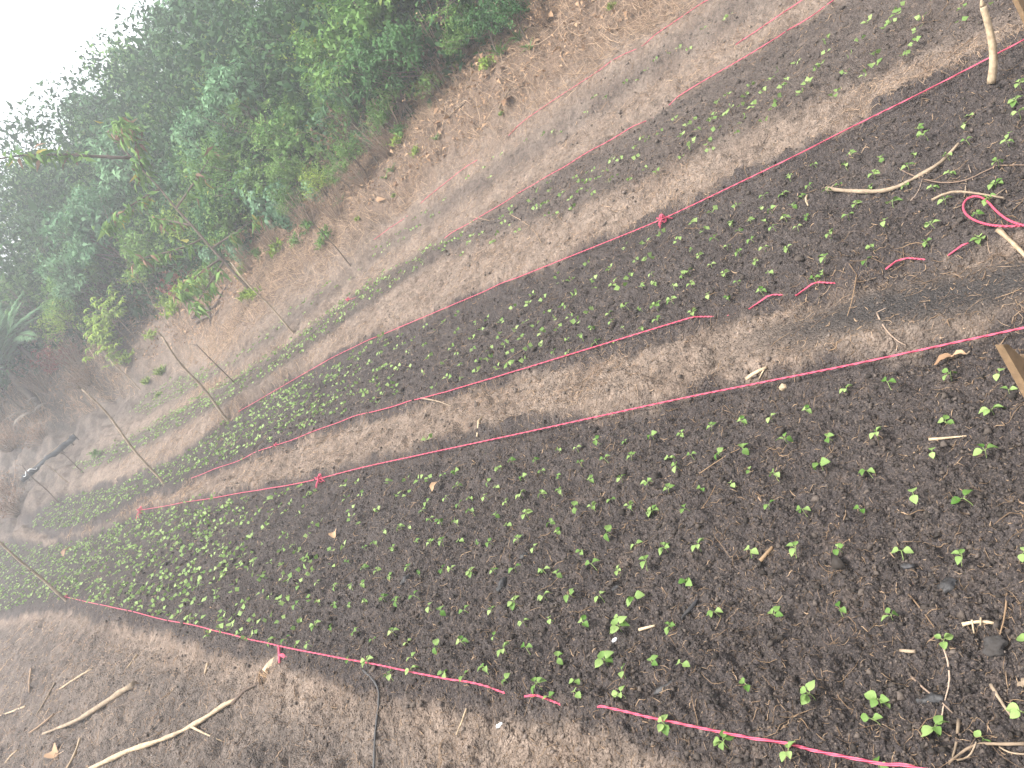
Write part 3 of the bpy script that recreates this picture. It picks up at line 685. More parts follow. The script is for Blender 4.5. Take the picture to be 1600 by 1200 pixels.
# ------------------------------------------------------------------ bean seedlings
SEEDS = '''1071,420 1103,407 1076,440 1178,409 1129,423 1148,435 1204,420 1281,403 1279,417s 1346,403 1268,430 1099,456 1131,459 1184,450 1081,487 1101,658 1151,647 1196,638 1256,635 1319,608 1388,602 1479,582 1554,574 1569,598s 1541,633 1469,648 1296,677 1366,677 1229,686 1163,696 1119,704 1074,703 1453,707 1534,706 1091,753 1143,748 1211,741 1279,729 1353,730 1194,784 1423,776 1516,781 1254,793 1342,788 1074,793 1166,723s 1163,857 1238,865 1311,854 1401,863 1493,871 1589,853 1086,850 1068,908 1119,955 1206,951 1303,944 1389,958 1471,995 1596,987 1079,1043 1165,1061 1266,1085b 1364,1085b 1454,1130b 1519,1131s 1591,1104 1128,1152 1238,1188 1361,1183s 1363,1115s 553,813 561,822 596,828 621,821 636,823 670,807 683,813 712,816 740,804 775,803 793,813 821,803 855,813 866,825 950,830 988,838 1033,848 648,840 666,847 688,850 721,841 746,843 767,847 802,841 830,850 898,853 543,860 566,853 585,850 610,855 545,878 569,885 586,889 607,896 633,888 652,897 685,889 706,889 735,889 766,889 802,889 844,882 868,890 923,879 959,886 1004,883 1060,909b 543,915 568,914 541,941 567,939 599,934 620,940 652,932 668,946 692,953 725,949 760,948 806,939 845,929 891,923 935,931 990,930b 558,983 612,989 630,1001 681,1008 721,1005 770,992s 815,972 858,963 910,970 965,978b 965,958s 1041,973 786,1018 820,1013 875,1025 943,1030b 1019,1027 892,1051s 971,1053s 546,1027 575,1033 638,1045 607,1056 685,1047 720,1056 758,1050 786,1060 837,1069 851,1080s 902,1076 972,1085 1042,1130 576,993 640,1023s 952,417 991,405 1013,403 1063,422 920,414s 925,433s 870,430 876,440 896,444 1015,424 985,433 956,442 973,450 1000,443 1020,438 1047,444 927,450 898,461 831,459 851,468 828,476 803,480 881,480s 888,491 853,487 920,484 945,483 975,474 996,475 1022,477b 1050,468 1026,500b 952,497 969,506s 998,509 903,503 919,507 866,500 873,513 836,506 822,502 846,518 883,525 905,525 925,528b 951,527s 815,528 790,536 780,523 805,517 785,507s 761,497 744,506 753,518 715,490 698,510 680,517 665,510 742,533 741,548 715,555 693,565 706,543 673,560 668,545 646,530 630,537 715,518 766,563 748,565 776,573 795,571 822,563 798,552 766,546 826,543 844,536 860,547 884,546 722,571 746,583 721,591 703,593 678,603 643,577 663,582 613,590 561,595 586,580 558,563 545,613 583,625 601,617 620,615 537,630 537,643 569,633 670,687s 1012,676 1057,670 972,684s 932,687 873,703 897,699 800,719 836,718 906,724 946,717 982,714 1040,708 1055,725b 846,734 871,737 779,730 708,736 688,738 668,748 655,748 638,749 611,757 559,753 538,757 540,777 565,774 622,771 635,771 664,777 695,777 713,755 735,780 713,787 760,778 759,749 777,757 814,745 811,773 787,783 846,773 875,772 921,747 965,744 1009,753b 1035,757 951,773s 898,788 926,791 981,787 1011,790b 661,795 591,798 551,798 775,798 1457,5 1505,12 1556,3 1406,13 1403,24 1441,28b 1499,33s 1394,37 1358,37 1434,47 1385,55 1343,60b 1293,65 1429,65b 1374,82 1415,87 1368,87s 1329,92 1370,103 1291,85 1244,98 1283,99 1277,110 1323,115b 1353,118 1217,110s 1228,126 1225,135 1204,126 1173,134 1193,144 1266,136 1254,152 1164,148 1139,152 1304,143s 1124,163 1156,165 1145,173 1179,171 1209,172 1216,158 1115,180 1114,190 1138,189 1168,188 1159,197 1193,191 1076,197 1084,190 1094,206 1124,208 1152,211 1108,223 1108,231 1083,227 1081,236 1069,250 1068,215 1133,30 1141,25 1098,45 1076,77 1594,133 1589,153 1588,174 1513,169 1502,192 1569,200 1569,215 1509,214 1436,199 1444,209 1423,232 1374,238 1328,240 1320,257 1361,266 1413,257 1480,240 1479,262 1409,277 1454,288 1554,248 1548,277b 1538,302 1524,328 1469,307 1389,310b 1333,312 1352,288 1307,283 1293,297 1266,288 1251,302 1224,295 1232,276 1241,320 1272,255 1259,335 1225,342 1320,331 1376,341 1453,343b 1521,363b 1441,369 1359,380 1295,367 1244,357 1210,359 1203,328 1181,318 1191,305 1152,321 1168,339 1196,343 1137,346 1153,353 1173,368 1191,387 1228,388 1152,391 1116,333 1101,358 1083,348 1076,383 1131,381s 1118,368 1089,395 1281,397 471,806 500,817 457,850 465,862 475,872 480,872 522,863 518,882 494,880 420,877 437,883 398,898 393,880 415,853 368,912b 440,900 452,907 468,913 488,897 495,911 522,915 412,929 422,933 435,938 448,941 465,943 495,939 519,940 383,958 388,943 375,942 322,945 343,940 348,953 362,963 350,968 310,960 393,965 420,967 437,967 463,965 490,972 510,980 400,978 397,993 417,997 442,998 459,1004 480,1004 328,993 347,987 380,1000 320,920 337,893 318,897 353,897 303,877 453,839 445,840 483,835 377,850 395,863 380,870 367,872 1056,187 1065,217 1031,205 1001,217 1013,220 993,230 1008,262 971,252 958,253 996,248 1028,272 986,283 951,283 961,275 936,280 920,285 946,267 926,265 898,277 915,267 906,283 858,287 880,305 893,313 906,298 920,298 841,300 860,297 831,315 838,325 856,317 850,327 870,338 855,335 896,327 930,308 785,342 800,328 810,362 800,352 798,335 788,350 780,370 768,377 770,380 753,367 723,368 733,380 711,378 696,390 680,393 721,395 1046,83 1060,73 1026,97 1023,100 1011,110 995,125 978,128 948,147 930,153 946,155 918,178 863,203 875,207 851,213 821,220 785,242 770,248 756,263 733,280 1036,368 978,388 1010,380 1060,377'''
def place_words(px, py): return '%d%% across and %d%% down the photo' % (round(px / 16), round(py / 12))
def blade(L, Wd, p, yaw, pitch, roll, cup=.22, droop=.3, r=.5):
    """one ovate leaf blade with a folded midrib, a drooping tip and a pointed end"""
    ts = np.array([0, .12, .3, .5, .7, .86, 1.0]); ws = np.array([.10, .62, .98, 1.0, .74, .40, .02])
    V = []
    for t, w in zip(ts, ws):
        for q in (-1, -.5, 0, .5, 1):
            V.append((t * L, q * w * Wd * .5, L * (cup * abs(q) * w * .5 - droop * t * t * .6) + .03 * L * math.sin(t * 9 + q * 4)))
    V = np.array(V); Q = [(i * 5 + j, i * 5 + j + 1, i * 5 + j + 6, i * 5 + j + 5) for i in range(6) for j in range(4)]
    m = (Matrix.Rotation(yaw, 3, 'Z') @ Matrix.Rotation(-pitch, 3, 'Y') @ Matrix.Rotation(roll, 3, 'X'))
    return V @ np.array(m).T + p, Q, r
def seedling_proto(nl, kind):
    h = .034 + .02 * rng.random(); lean = rng.normal(size=2) * .012
    top = np.array([lean[0], lean[1], h])
    st = MB(); s = np.linspace(0, 1, 5)[:, None]
    st.tube(s * top + np.array([[.006, 0, 0]]) * np.sin(s * 3.1) - np.array([[0, 0, .02]]) * (1 - s), np.linspace(.0022, .0016, 5), 5)
    lv = []; y0 = rng.random() * 6.28
    for i in range(nl):
        if i < 2: yaw = y0 + math.pi * i + rng.normal() * .35; L = .037 + .010 * rng.random(); el = .15 + .3 * rng.normal(); st_l = .010; z = h
        else: yaw = y0 + 1.57 + 2.1 * (i - 2) + rng.normal() * .3; L = .028 + .014 * rng.random(); el = .35 + .4 * rng.random(); st_l = .010; z = h + .006
        if kind == 'b': L *= 1.22
        d = np.array([math.cos(yaw), math.sin(yaw), .45]); p = np.array([top[0], top[1], z]) + d * st_l
        st.tube(np.array([[top[0], top[1], h - .004], (top + p) / 2 + np.array([0, 0, .002]), p]), [.0015, .0012, .001], 4)
        lv.append(blade(L, L * (.8 + .16 * rng.random()), p, yaw, -.1 + el * .6, rng.normal() * .35, .25 + .25 * rng.random(), .25 + .5 * rng.random(), rng.random()))
    stem = st.mesh('stem', True); stem.materials.append(M['stem'])
    lm = []
    for V, Q, r in lv:
        b = MB(); b.add(V, None, Q, r); me = b.mesh('leaf', True); me.materials.append(M['bean']); lm.append(me)
    # the same plant as one mesh, for the far ones
    b = MB(); nb = 0
    for V, Q, r in lv: b.add(V, None, Q, r); nb += len(Q)
    for V, T, Q, A in zip(st.V, [None] * len(st.V), [None] * len(st.V), st.A): pass
    off = b.n; b.V += st.V; b.A += st.A; b.T += [t + off for t in st.T]; b.Q += [q + off for q in st.Q]; b.n += st.n
    me = b.mesh('bean_seedling', True); me.materials.append(M['bean']); me.materials.append(M['stem'])
    nt_ = sum(len(t) for t in b.T); idx = np.zeros(len(me.polygons), np.int32); idx[:nt_] = 1; idx[nt_ + nb:] = 1
    me.polygons.foreach_set('material_index', idx)
    return stem, lm, me
PROTO = {'s': [seedling_proto(2, 's') for _ in range(3)], 'm': [seedling_proto(n_, 'm') for n_ in (2, 3, 3, 4, 4, 3, 2, 5)], 'b': [seedling_proto(n_, 'b') for n_ in (3, 5, 4, 5)]}
def bed_of(u, v):
    a = [kv(k, u) for k in ('C', 'A', 'B', 'D', 'E0', 'E1', 'F0')]
    if v < a[0] - .08: return 'on the slope under the nearest bed'
    if v < a[1] + .02: return 'in the nearest bed'
    if v < a[2] - .05: return 'on the path'
    if v < a[3] + .05: return 'in the second bed'
    if v < a[5] + .25: return 'in the third bed'
    return 'in the highest bed'
MARKS = [(1300,302,'the root end of the curved peeled stick'),(1425,282,'the curved peeled stick'),(1502,232,'the tip of the curved peeled stick'),(1520,320,'the pink cord loop'),(1551,100,'the upright peeled stick'),(1200,869,'the small brown stick'),(1014,984,'the short pink-brown stick'),
 (1482,686,'the flat tan stick'),(1421,1022,'the short buff stick'),(1455,1095,'the black charcoal stub'),(1485,922,'the square charcoal lump'),(1421,890,'the grey-edged charcoal'),(1046,1082,'the charcoal splinter'),(1555,1012,'the dark clay clod'),(1570,580,'the pointed board stake'),
 (437,1012,'the tied cord'),(498,750,'the bow on the middle cord'),(1035,343,'the knot of the longest cord'),(1477,562,'the curled tan dead leaf'),(685,764,'the crumpled dead leaf'),(523,836,'the orange-tan dead leaf'),(750,665,'the pale wriggling root'),(788,917,'the black charcoal piece'),
 (820,871,'the small round charcoal'),(1520,1166,'the corner roots'),(800,338,'the pale curved rootlet'),(425,1040,'the wooden peg'),(1188,580,'the bleached forked root'),(1580,380,'the pale stick at the edge')]
def near_words(px, py):
    d, x, y, w = min((math.hypot(px - a, py - b), a, b, c) for a, b, c in MARKS)
    if d > 62: return None
    dx, dy = px - x, py - y
    return ('right of ' if dx > 0 else 'left of ') + w if abs(dx) > abs(dy) else ('below ' if dy > 0 else 'above ') + w
seeds = []
for w in SEEDS.split():
    f = 'm'
    if w[-1] in 'sb': f = w[-1]; w = w[:-1]
    px, py = map(float, w.split(','))
    p = cast(px, py, .035)
    if p is None or not (0 < px < 1602): continue
    u, v = uv(p[0], p[1])
    seeds.append((math.hypot(p[0], p[1]), px, py, f, p, u, v))
seeds.sort(key=lambda q: q[0])
keep = []
for q in seeds:
    if all((q[4][0] - k[4][0]) ** 2 + (q[4][1] - k[4][1]) ** 2 > .0016 for k in keep): keep.append(q)
seeds = keep
GS = 'bean seedlings planted in the beds'
stuffV = MB()
def stuff_seedling(x, y, z, s=1.0):
    n_ = rng.integers(2, 5); yaw = rng.random() * 6.28 + np.arange(n_) * (6.28 / n_) + rng.normal(size=n_) * .3
    L = (.034 + .014 * rng.random(n_)) * s * .72
    Dv = np.stack([np.cos(yaw), np.sin(yaw), .15 + .25 * rng.normal(size=n_)], 1)
    P = np.array([x, y, z + .04 * s]) + Dv * .010
    V, T, A = leaves(P, Dv + np.array([0, 0, .25]), np.array([0, 0, .8]) + .8 * rng.normal(size=(n_, 3)), L, L * .95, .12, None, .06)
    stuffV.add(V, T, None, A)
for i, (d, px, py, f, p, u, v) in enumerate(seeds):
    if i >= 300:
        stuff_seedling(p[0], p[1], hz(p[0], p[1]), .95 + .3 * rng.random()); continue
    x, y = p[0], p[1]; z = hz(x, y)
    pr = PROTO[f][rng.integers(len(PROTO[f]))]; nl = len(pr[1])
    s = (.48 + .22 * rng.random()) ; rz = rng.random() * 6.28
    look = {'s': 'tiny two-leaf bean seedling', 'b': 'large leafy bean seedling', 'm': ['', '', 'two-leaf', 'three-leaf', 'four-leaf', 'bushy'][nl] + ' bean seedling'}[f]
    nw = near_words(px, py)
    lb = look + ' ' + (nw or bed_of(u, v)) + ', ' + place_words(px, py)
    if len(lb.split()) > 16: lb = lb.replace('bean seedling', 'seedling').replace(' the photo', '').replace(' and ', ', ')
    if len(lb.split()) > 16: lb = lb.replace('two-leaf ', '').replace('three-leaf ', '').replace('four-leaf ', '')
    if f == 's': s *= .72
    if i < 130:
        o = empty('bean_seedling', (x, y, z), rz, s)
        link('stem', pr[0], None, o)
        for me in pr[1]: link('leaf', me, None, o)
    else:
        o = link('bean_seedling', pr[2], None); o.location = (x, y, z); o.rotation_euler = (0, 0, rz); o.scale = (s, s, s)
    tag(o, lb, 'seedling', GS)
# the dense far rows
taken = np.array([[q[4][0], q[4][1]] for q in seeds])
for lo, hi, lim, u0, u1, sp in (('C', 'A', 500, 3.5, 19.5, .132), ('B', 'D', 640, 4.5, 18.5, .135), ('E0', 'E1', 760, 5, 18.5, .135), ('F0', 'F1', 800, 6, 18, .15)):
    for u in np.arange(u0, u1, sp):
        a, b = kv(lo, u), kv(hi, u)
        for v in np.arange(a + .05, b - .06, sp * .85):
            if rng.random() < .16: continue
            x, y = xy(u + rng.normal() * .03, v + rng.normal() * .03)
            px, py, _ = project([x, y, H0(np.array([x]), np.array([y]))[0]])
            if px[0] > lim or px[0] < -120: continue
            if px[0] > lim - 160 and rng.random() < (px[0] - lim + 160) / 200: continue
            if np.min((taken[:, 0] - x) ** 2 + (taken[:, 1] - y) ** 2) < .006: continue
            stuff_seedling(x, y, hz(x, y), .95 + .45 * rng.random())
o = stuffV.build('bean_seedling_rows', M['bean']); tag(o, 'dense far rows of green bean seedlings', 'seedlings', kind='stuff')

# ------------------------------------------------------------------ crumbs, rootlets and straw on the soil
def scatter(n, rmin, rmax, pw):
    """points on the ground in the view's sector, denser near the camera"""
    a = np.radians(rng.uniform(-47, 47, n)); q = rng.random(n)
    e = 2 - pw; r = (rmin ** e + q * (rmax ** e - rmin ** e)) ** (1 / e)
    return r * np.sin(a), r * np.cos(a), r
n = 75000
x, y, r = scatter(n, 1.0, 9, 1.75)
bedm, debm, lowm, wetm = masks(x, y)
k = rng.random(n) < (.35 + .65 * bedm) * (1 - .8 * wetm); x, y, r = x[k], y[k], r[k]; n = len(x)
z = H(x, y); sz = .0030 * np.exp(rng.normal(size=n) * .5) * (.8 + r * .16)
octv = np.array([[1, 0, 0], [-1, 0, 0], [0, 1, 0], [0, -1, 0], [0, 0, 1], [0, 0, -1.]])
octf = np.array([[0, 2, 4], [2, 1, 4], [1, 3, 4], [3, 0, 4], [2, 0, 5], [1, 2, 5], [3, 1, 5], [0, 3, 5]])
V = octv[None] * (1 + .7 * rng.uniform(-.5, .5, (n, 6, 3))) + rng.uniform(-.35, .35, (n, 6, 3)); V = V * sz[:, None, None]
V[:, :, 2] *= .8
V += np.stack([x, y, z + sz * .35], 1)[:, None]
T = (np.arange(n)[:, None, None] * 6 + octf[None]).reshape(-1, 3)
me = build_mesh('soil_crumbs', V.reshape(-1, 3), T, None, {'rnd': np.repeat(np.clip(rng.random(n) ** 1.6 * .55 * bedm[k] + (1 - bedm[k]) * (.4 + .6 * rng.random(n)), 0, 1), 6)})
o = link('soil_crumbs', me, M['crumb']); tag(o, 'loose crumbs of soil and grit', 'soil', kind='stuff')
def ribbons(name, label, cat, x, y, L, wd, mat, lift, curl=.5, zj=.0, dirbias=None):
    n = len(x); a = rng.random(n) * 6.28
    if dirbias is not None: a = dirbias + rng.normal(size=n) * .55 + (rng.random(n) < .3) * rng.random(n) * 6.28
    c = rng.normal(size=n) * curl; k = 5
    P = np.zeros((n, k, 3)); cx, cy = x.copy(), y.copy()
    for i in range(k):
        P[:, i, 0], P[:, i, 1] = cx, cy
        cx = cx + np.cos(a) * L / k; cy = cy + np.sin(a) * L / k; a = a + c + rng.normal(size=n) * curl * .5
    P[:, :, 2] = H(P[:, :, 0].ravel(), P[:, :, 1].ravel()).reshape(n, k)
    mx = P[:, :, 2].mean(1); P[:, :, 2] = np.maximum(P[:, :, 2] * .6 + mx[:, None] * .4, P[:, :, 2]) + lift
    P[:, :, 2] += (rng.random(n) ** 2 * zj)[:, None] * np.linspace(0, 1, k)[None] * (1 if zj else 0)
    t = nrm(np.gradient(P, axis=1)); s = nrm(np.cross(t, np.array([0, 0, 1.]) + .9 * rng.normal(size=(n, 1, 3))))
    w = (wd[:, None] * np.array([.5, .9, 1, .8, .3])[None])[:, :, None]
    up = np.cross(s, t)
    V = np.stack([P + s * w * .5, P - s * w * .5, P + up * w * .5], 2)     # three-sided fibres
    b = np.arange(n)[:, None, None] * k * 3; i = np.arange(k - 1)[None, :, None] * 3; j = np.arange(3)[None, None]
    Q = np.stack([b + i + j, b + i + (j + 1) % 3, b + i + 3 + (j + 1) % 3, b + i + 3 + j], -1).reshape(-1, 4)
    me = build_mesh(name, V.reshape(-1, 3), None, Q, {'rnd': np.repeat(rng.random(n), k * 3)})
    o = link(name, me, M[mat]); tag(o, label, cat, kind='stuff')
n = 42000; x, y, r = scatter(n, 1.0, 11, 1.6)
bedm, debm, lowm, wetm = masks(x, y); clump = np.clip(.35 + 1.3 * fbm(x * 1.7, y * 1.7, 3, 91), .08, 1)
u, v = uv(x, y); edge = np.exp(-((v - kv('A', u) + .03) / .13) ** 2) + np.exp(-((v - kv('C', u) + .16) / .2) ** 2) + .8 * np.exp(-((v - kv('B', u) + .08) / .1) ** 2) + .6 * np.exp(-((v - kv('D', u) + .05) / .1) ** 2)
k = rng.random(n) < np.clip(clump * (.75 - .55 * wetm) + edge, 0, 1) * (.6 + .4 * np.maximum(bedm, np.maximum(lowm, np.clip(edge, 0, 1)))); x, y, r = x[k], y[k], r[k]; n = len(x)
L = .018 * np.exp(rng.normal(size=n) * .7) * (.9 + .1 * r); ribbons('root_litter', 'brown rootlets and fibres strewn over the soil', 'litter', x, y, L, .0007 * (.8 + r * .35) * np.exp(rng.normal(size=n) * .3), 'root', .002, .5)
n = 17000; x, y, r = scatter(n, 1.0, 12, 1.55)
L = .016 * np.exp(rng.normal(size=n) * .6) * (.9 + .1 * r); ribbons('straw_chips', 'pale chips of straw and wood on the soil', 'litter', x, y, L, .0019 * (.75 + r * .2) * np.exp(rng.normal(size=n) * .35), 'straw', .003, .15)
n = 1300; x, y, r = scatter(n, 1.0, 9, 1.5)
L = .075 * np.exp(rng.normal(size=n) * .5) * (.9 + .08 * r); ribbons('long_roots', 'long curling dry roots lying on the soil', 'litter', x, y, L, .0016 * (.8 + r * .22) * np.exp(rng.normal(size=n) * .3), 'root', .006, .45, .02)
# straw and cane trash on the slope under the shrubs and on the lower left bank
n = 165000; u = rng.uniform(-1, 27, n); q = rng.random(n) ** .8; f1, t = kv('F1', u), kv('T', u)
v = f1 + .15 + q * (t + 1.6 - f1); x, y = xy(u, v)
k = (fbm(x * .9, y * .9, 3, 95) + .25 > rng.random(n) * .9 - .25); x, y, u, v = x[k], y[k], u[k], v[k]; n = len(x); r = np.hypot(x, y)
along = math.atan2(D2[1], D2[0])
ribbons('dry_trash', 'dry straw, cane and leaf trash covering the slope below the shrubs', 'dry trash', x, y, (.13) * np.exp(rng.normal(size=n) * .6), .0029 * np.exp(rng.normal(size=n) * .45) * (.6 + r * .05), 'trash', .012, .25, .16, along)
def path_straw(n, name, label):
    u = rng.uniform(.3, 15, n); w = rng.random(n); v = np.zeros(n)
    for i_, (lo, hi) in enumerate((('A', 'B'), ('D', 'E0'), ('E1', 'F0'), ('F1', 'F1'))):
        k = (w * 4).astype(int) == i_; a_, b_ = kv(lo, u), kv(hi, u) + (.45 if lo == 'F1' else 0); v[k] = (a_ + (b_ - a_) * rng.random(n))[k]
    x, y = xy(u, v); r = np.hypot(x, y); k = (fbm(x * 1.5, y * 1.5, 3, 97) + .35 > rng.random(n) * .9 - .1) & (rng.random(n) < np.clip(3.5 / r, .3, 1)); bm, dm, lm, wm = masks(x, y); k &= rng.random(n) > .85 * wm
    x, y, r = x[k], y[k], r[k]; n = len(x)
    ribbons(name, label, 'litter', x, y, .035 * np.exp(rng.normal(size=n) * .55) * (.8 + .06 * r), .0013 * np.exp(rng.normal(size=n) * .35) * (.6 + r * .16), 'trash', .004, .35, .012)
path_straw(85000, 'path_straw', 'fine dead straw matted over the paths between the beds')
n = 12000; u = rng.uniform(0, 13, n); c = kv('C', u); v = c - .25 - rng.random(n) ** 1.2 * 4.5; x, y = xy(u, v); r = np.hypot(x, y)
k = (rng.random(n) < np.clip((u - 1) / 6, .15, 1)) & (r > 1); x, y, r = x[k], y[k], r[k]; n = len(x)
ribbons('bank_straw', 'straw bits strewn over the lower left bank', 'litter', x, y, .05 * np.exp(rng.normal(size=n) * .6), .0022 * np.exp(rng.normal(size=n) * .4) * (.45 + r * .10), 'trash', .005, .25, .02)

# ------------------------------------------------------------------ the overgrown bank: shrubs, trees, ferns, palms
def leafmesh(name, parts, mat):
    mb = MB()
    for V, T, A in parts: mb.add(V, T, None, A)
    me = mb.mesh(name); me.materials.append(M[mat]); return me
def crown_points(K, R, lump=.3, bias=.5):
    d = nrm(rng.normal(size=(K, 3))); d[:, 2] = np.where(d[:, 2] < -.5, -d[:, 2], d[:, 2])
    r = rng.random(K) ** bias
    l = 1 + lump * np.sin(d[:, 0] * 4.1 + rng.random() * 6) * np.cos(d[:, 1] * 3.7 + rng.random() * 6) + lump * .6 * np.sin(d[:, 2] * 6 + rng.random() * 6)
    return d * (r * l)[:, None] * np.array(R), d
def shrub_proto(mat, K, per, L, ratio, R=(1, 1, .9), hc=1.5, droop=.5, spread=.2, bias=.45, trunk='bark', fold=.25, limbs=14, tr=.05, bend=.05):
    tips, d = crown_points(K, R, bias=bias)
    ax = nrm(d + .5 * rng.normal(size=d.shape) + np.array([0, 0, .35]))
    n = K * per; k = np.repeat(np.arange(K), per)
    P = tips[k] + ax[k] * rng.uniform(-spread, spread, n)[:, None] + rng.normal(size=(n, 3)) * spread * .45
    Dv = nrm(ax[k] * .55 + .8 * rng.normal(size=(n, 3)) + np.array([0, 0, -droop]))
    Nv = nrm(d[k] * .6 + np.array([0, 0, 1.0]) + .45 * rng.normal(size=(n, 3)))
    Ls = L * np.exp(rng.normal(size=n) * .22)
    ck = np.repeat(rng.random(K), per); A = np.clip(.62 * ck + .38 * rng.random(n), 0, 1)
    pr = leaves(P + np.array([0, 0, hc]), Dv, Nv, Ls, Ls * ratio, fold, A, bend)
    crown = leafmesh('crown', [pr], mat)
    mb = MB(); top = np.array([0, 0, hc + R[2] * .5]); s = np.linspace(0, 1, 9)[:, None]
    mb.tube(s * top + np.array([[.08, .05, 0]]) * np.sin(s * 5) - np.array([[0, 0, .3]]) * (1 - s), np.linspace(tr, tr * .35, 9), 7)
    sel = np.argsort(-np.linalg.norm(tips, axis=1))[: limbs * 2: 2]
    for i in sel:
        f = .35 + .5 * rng.random(); a = top * f; e = tips[i] + np.array([0, 0, hc])
        m = (a + e) / 2 + rng.normal(size=3) * .08 + np.array([0, 0, -.05])
        mb.tube(np.array([a, m, e]), [tr * .45, tr * .3, tr * .1], 5)
    tm = mb.mesh('trunk', True); tm.materials.append(M[trunk])
    return {'trunk': tm, 'crown': crown, 'hc': hc}
def pinnate(base, ax, up, length, nl, ll, lw, droop=.5, tilt=.6):
    """leaflets along an arching rachis"""
    t = np.linspace(0.08, 1, nl); ax = nrm(ax); side = nrm(np.cross(ax, up)); up2 = np.cross(side, ax)
    C = base + ax * (t * length)[:, None] + up2 * ((t - t * t * (1 + droop)) * length * .45)[:, None]
    tg = nrm(np.gradient(C, axis=0)); prof = np.sin(np.clip(t * 2.9 + .25, 0, 3.1)) ** .7
    out = []
    for sg in (-1, 1):
        Dv = tg * tilt + side * sg - up2 * .35 * np.ones((nl, 1)) + .1 * rng.normal(size=(nl, 3))
        out.append((C, Dv, np.tile(up2, (nl, 1)), ll * prof, lw * (.5 + .5 * prof)))
    return C, [np.concatenate([o[i] for o in out]) for i in range(5)]
def frond_proto(mat, nf, length, nl, ll, lw, el=(.5, 1.2), droop=.6, hc=0.0, trunk='twig', tilt=.6, rr=.006, tr=None):
    parts, mb = [], MB()
    for i in range(nf):
        yaw = 6.283 * i / nf + rng.normal() * .3; e = rng.uniform(*el); ln = length * rng.uniform(.7, 1.1)
        ax = np.array([math.cos(yaw) * math.cos(e), math.sin(yaw) * math.cos(e), math.sin(e)])
        C, q = pinnate(np.array([0, 0, hc]), ax, np.array([0, 0, 1.]), ln, nl, ll, lw, droop, tilt)
        parts.append(leaves(q[0], q[1], q[2], q[3], q[4], .15, np.clip(rng.random() * .6 + .4 * rng.random(len(q[0])), 0, 1), .05))
        mb.tube(np.vstack([[0, 0, hc], C]), np.linspace(rr, rr * .3, len(C) + 1), 4)
    if tr: mb.tube(np.array([[0, 0, -.3], [.05, 0, hc * .5], [0, 0, hc]]), [tr, tr * .9, tr * .8], 9)
    tm = mb.mesh('stalks', True); tm.materials.append(M[trunk])
    return {'stalks': tm, 'fronds': leafmesh('fronds', parts, mat), 'hc': hc if tr else .25 * length}
def feather_proto(mat, K, hc=1.4, R=(1, 1, .9), flen=.38, ll=.07, lw=.028):
    tips, d = crown_points(K, R, bias=.5); parts = []; mb = MB()
    for i in range(K):
        for j in range(3):
            ax = nrm(d[i] * .7 + .7 * rng.normal(size=3) + np.array([0, 0, .1]))
            C, q = pinnate(tips[i] + np.array([0, 0, hc]), ax, np.array([0, 0, 1.]) + .2 * rng.normal(size=3), flen * rng.uniform(.7, 1.1), 10, ll, lw, .7, .3)
            parts.append(leaves(q[0], q[1], q[2], q[3], q[4], .15, np.clip(.2 + .5 * rng.random() + .3 * rng.random(len(q[0])), 0, 1), .0))
    s = np.linspace(0, 1, 7)[:, None]; mb.tube(s * np.array([0, 0, hc + .4]) - np.array([[0, 0, .3]]) * (1 - s), np.linspace(.045, .015, 7), 6)
    for i in range(0, K, 3): mb.tube(np.array([[0, 0, hc * .6], tips[i] * .5 + np.array([0, 0, hc * .85]), tips[i] + np.array([0, 0, hc])]), [.02, .013, .005], 5)
    tm = mb.mesh('trunk', True); tm.materials.append(M['bark'])
    return {'trunk': tm, 'crown': leafmesh('crown', parts, mat), 'hc': hc}
def vine_proto(mat, n, L, hc=1.2, R=(.8, .7, 1.15)):
    """a hanging curtain of large heart leaves, shingled one over the other"""
    d = nrm(rng.normal(size=(n, 3)) + np.array([0, 0, .1])); P = d * np.array(R) * (1 + .16 * np.sin(d[:, :1] * 5 + 1) * np.cos(d[:, 2:] * 4)) * (.9 + .12 * rng.random((n, 1)))
    Dv = np.array([0, 0, -1.]) + .35 * d + .28 * rng.normal(size=(n, 3)); Nv = d + np.array([0, 0, .45]) + .25 * rng.normal(size=(n, 3))
    Ls = L * np.exp(rng.normal(size=n) * .2)
    A = np.clip(.5 + .5 * np.sin(P[:, 0] * 3) * np.cos(P[:, 2] * 2.5) * .6 + .25 * rng.normal(size=n), 0, 1)
    pr = leaves(P + np.array([0, 0, hc]), Dv, Nv, Ls, Ls * .86, .14, A, .1)
    mb = MB()
    for i in range(16):
        a = rng.random() * 6.28; t = np.linspace(0, 1, 8)[:, None]; rad = .25 + .4 * rng.random()
        mb.tube(np.hstack([rad * np.cos(a + t * 1.5) * (.4 + .6 * t), rad * np.sin(a + t * 1.5) * (.4 + .6 * t), -.2 + t * (hc + .6)]), np.linspace(.014, .006, 8), 5)
    tm = mb.mesh('stems', True); tm.materials.append(M['twig'])
    return {'stems': tm, 'crown': leafmesh('crown', [pr], mat), 'hc': hc}
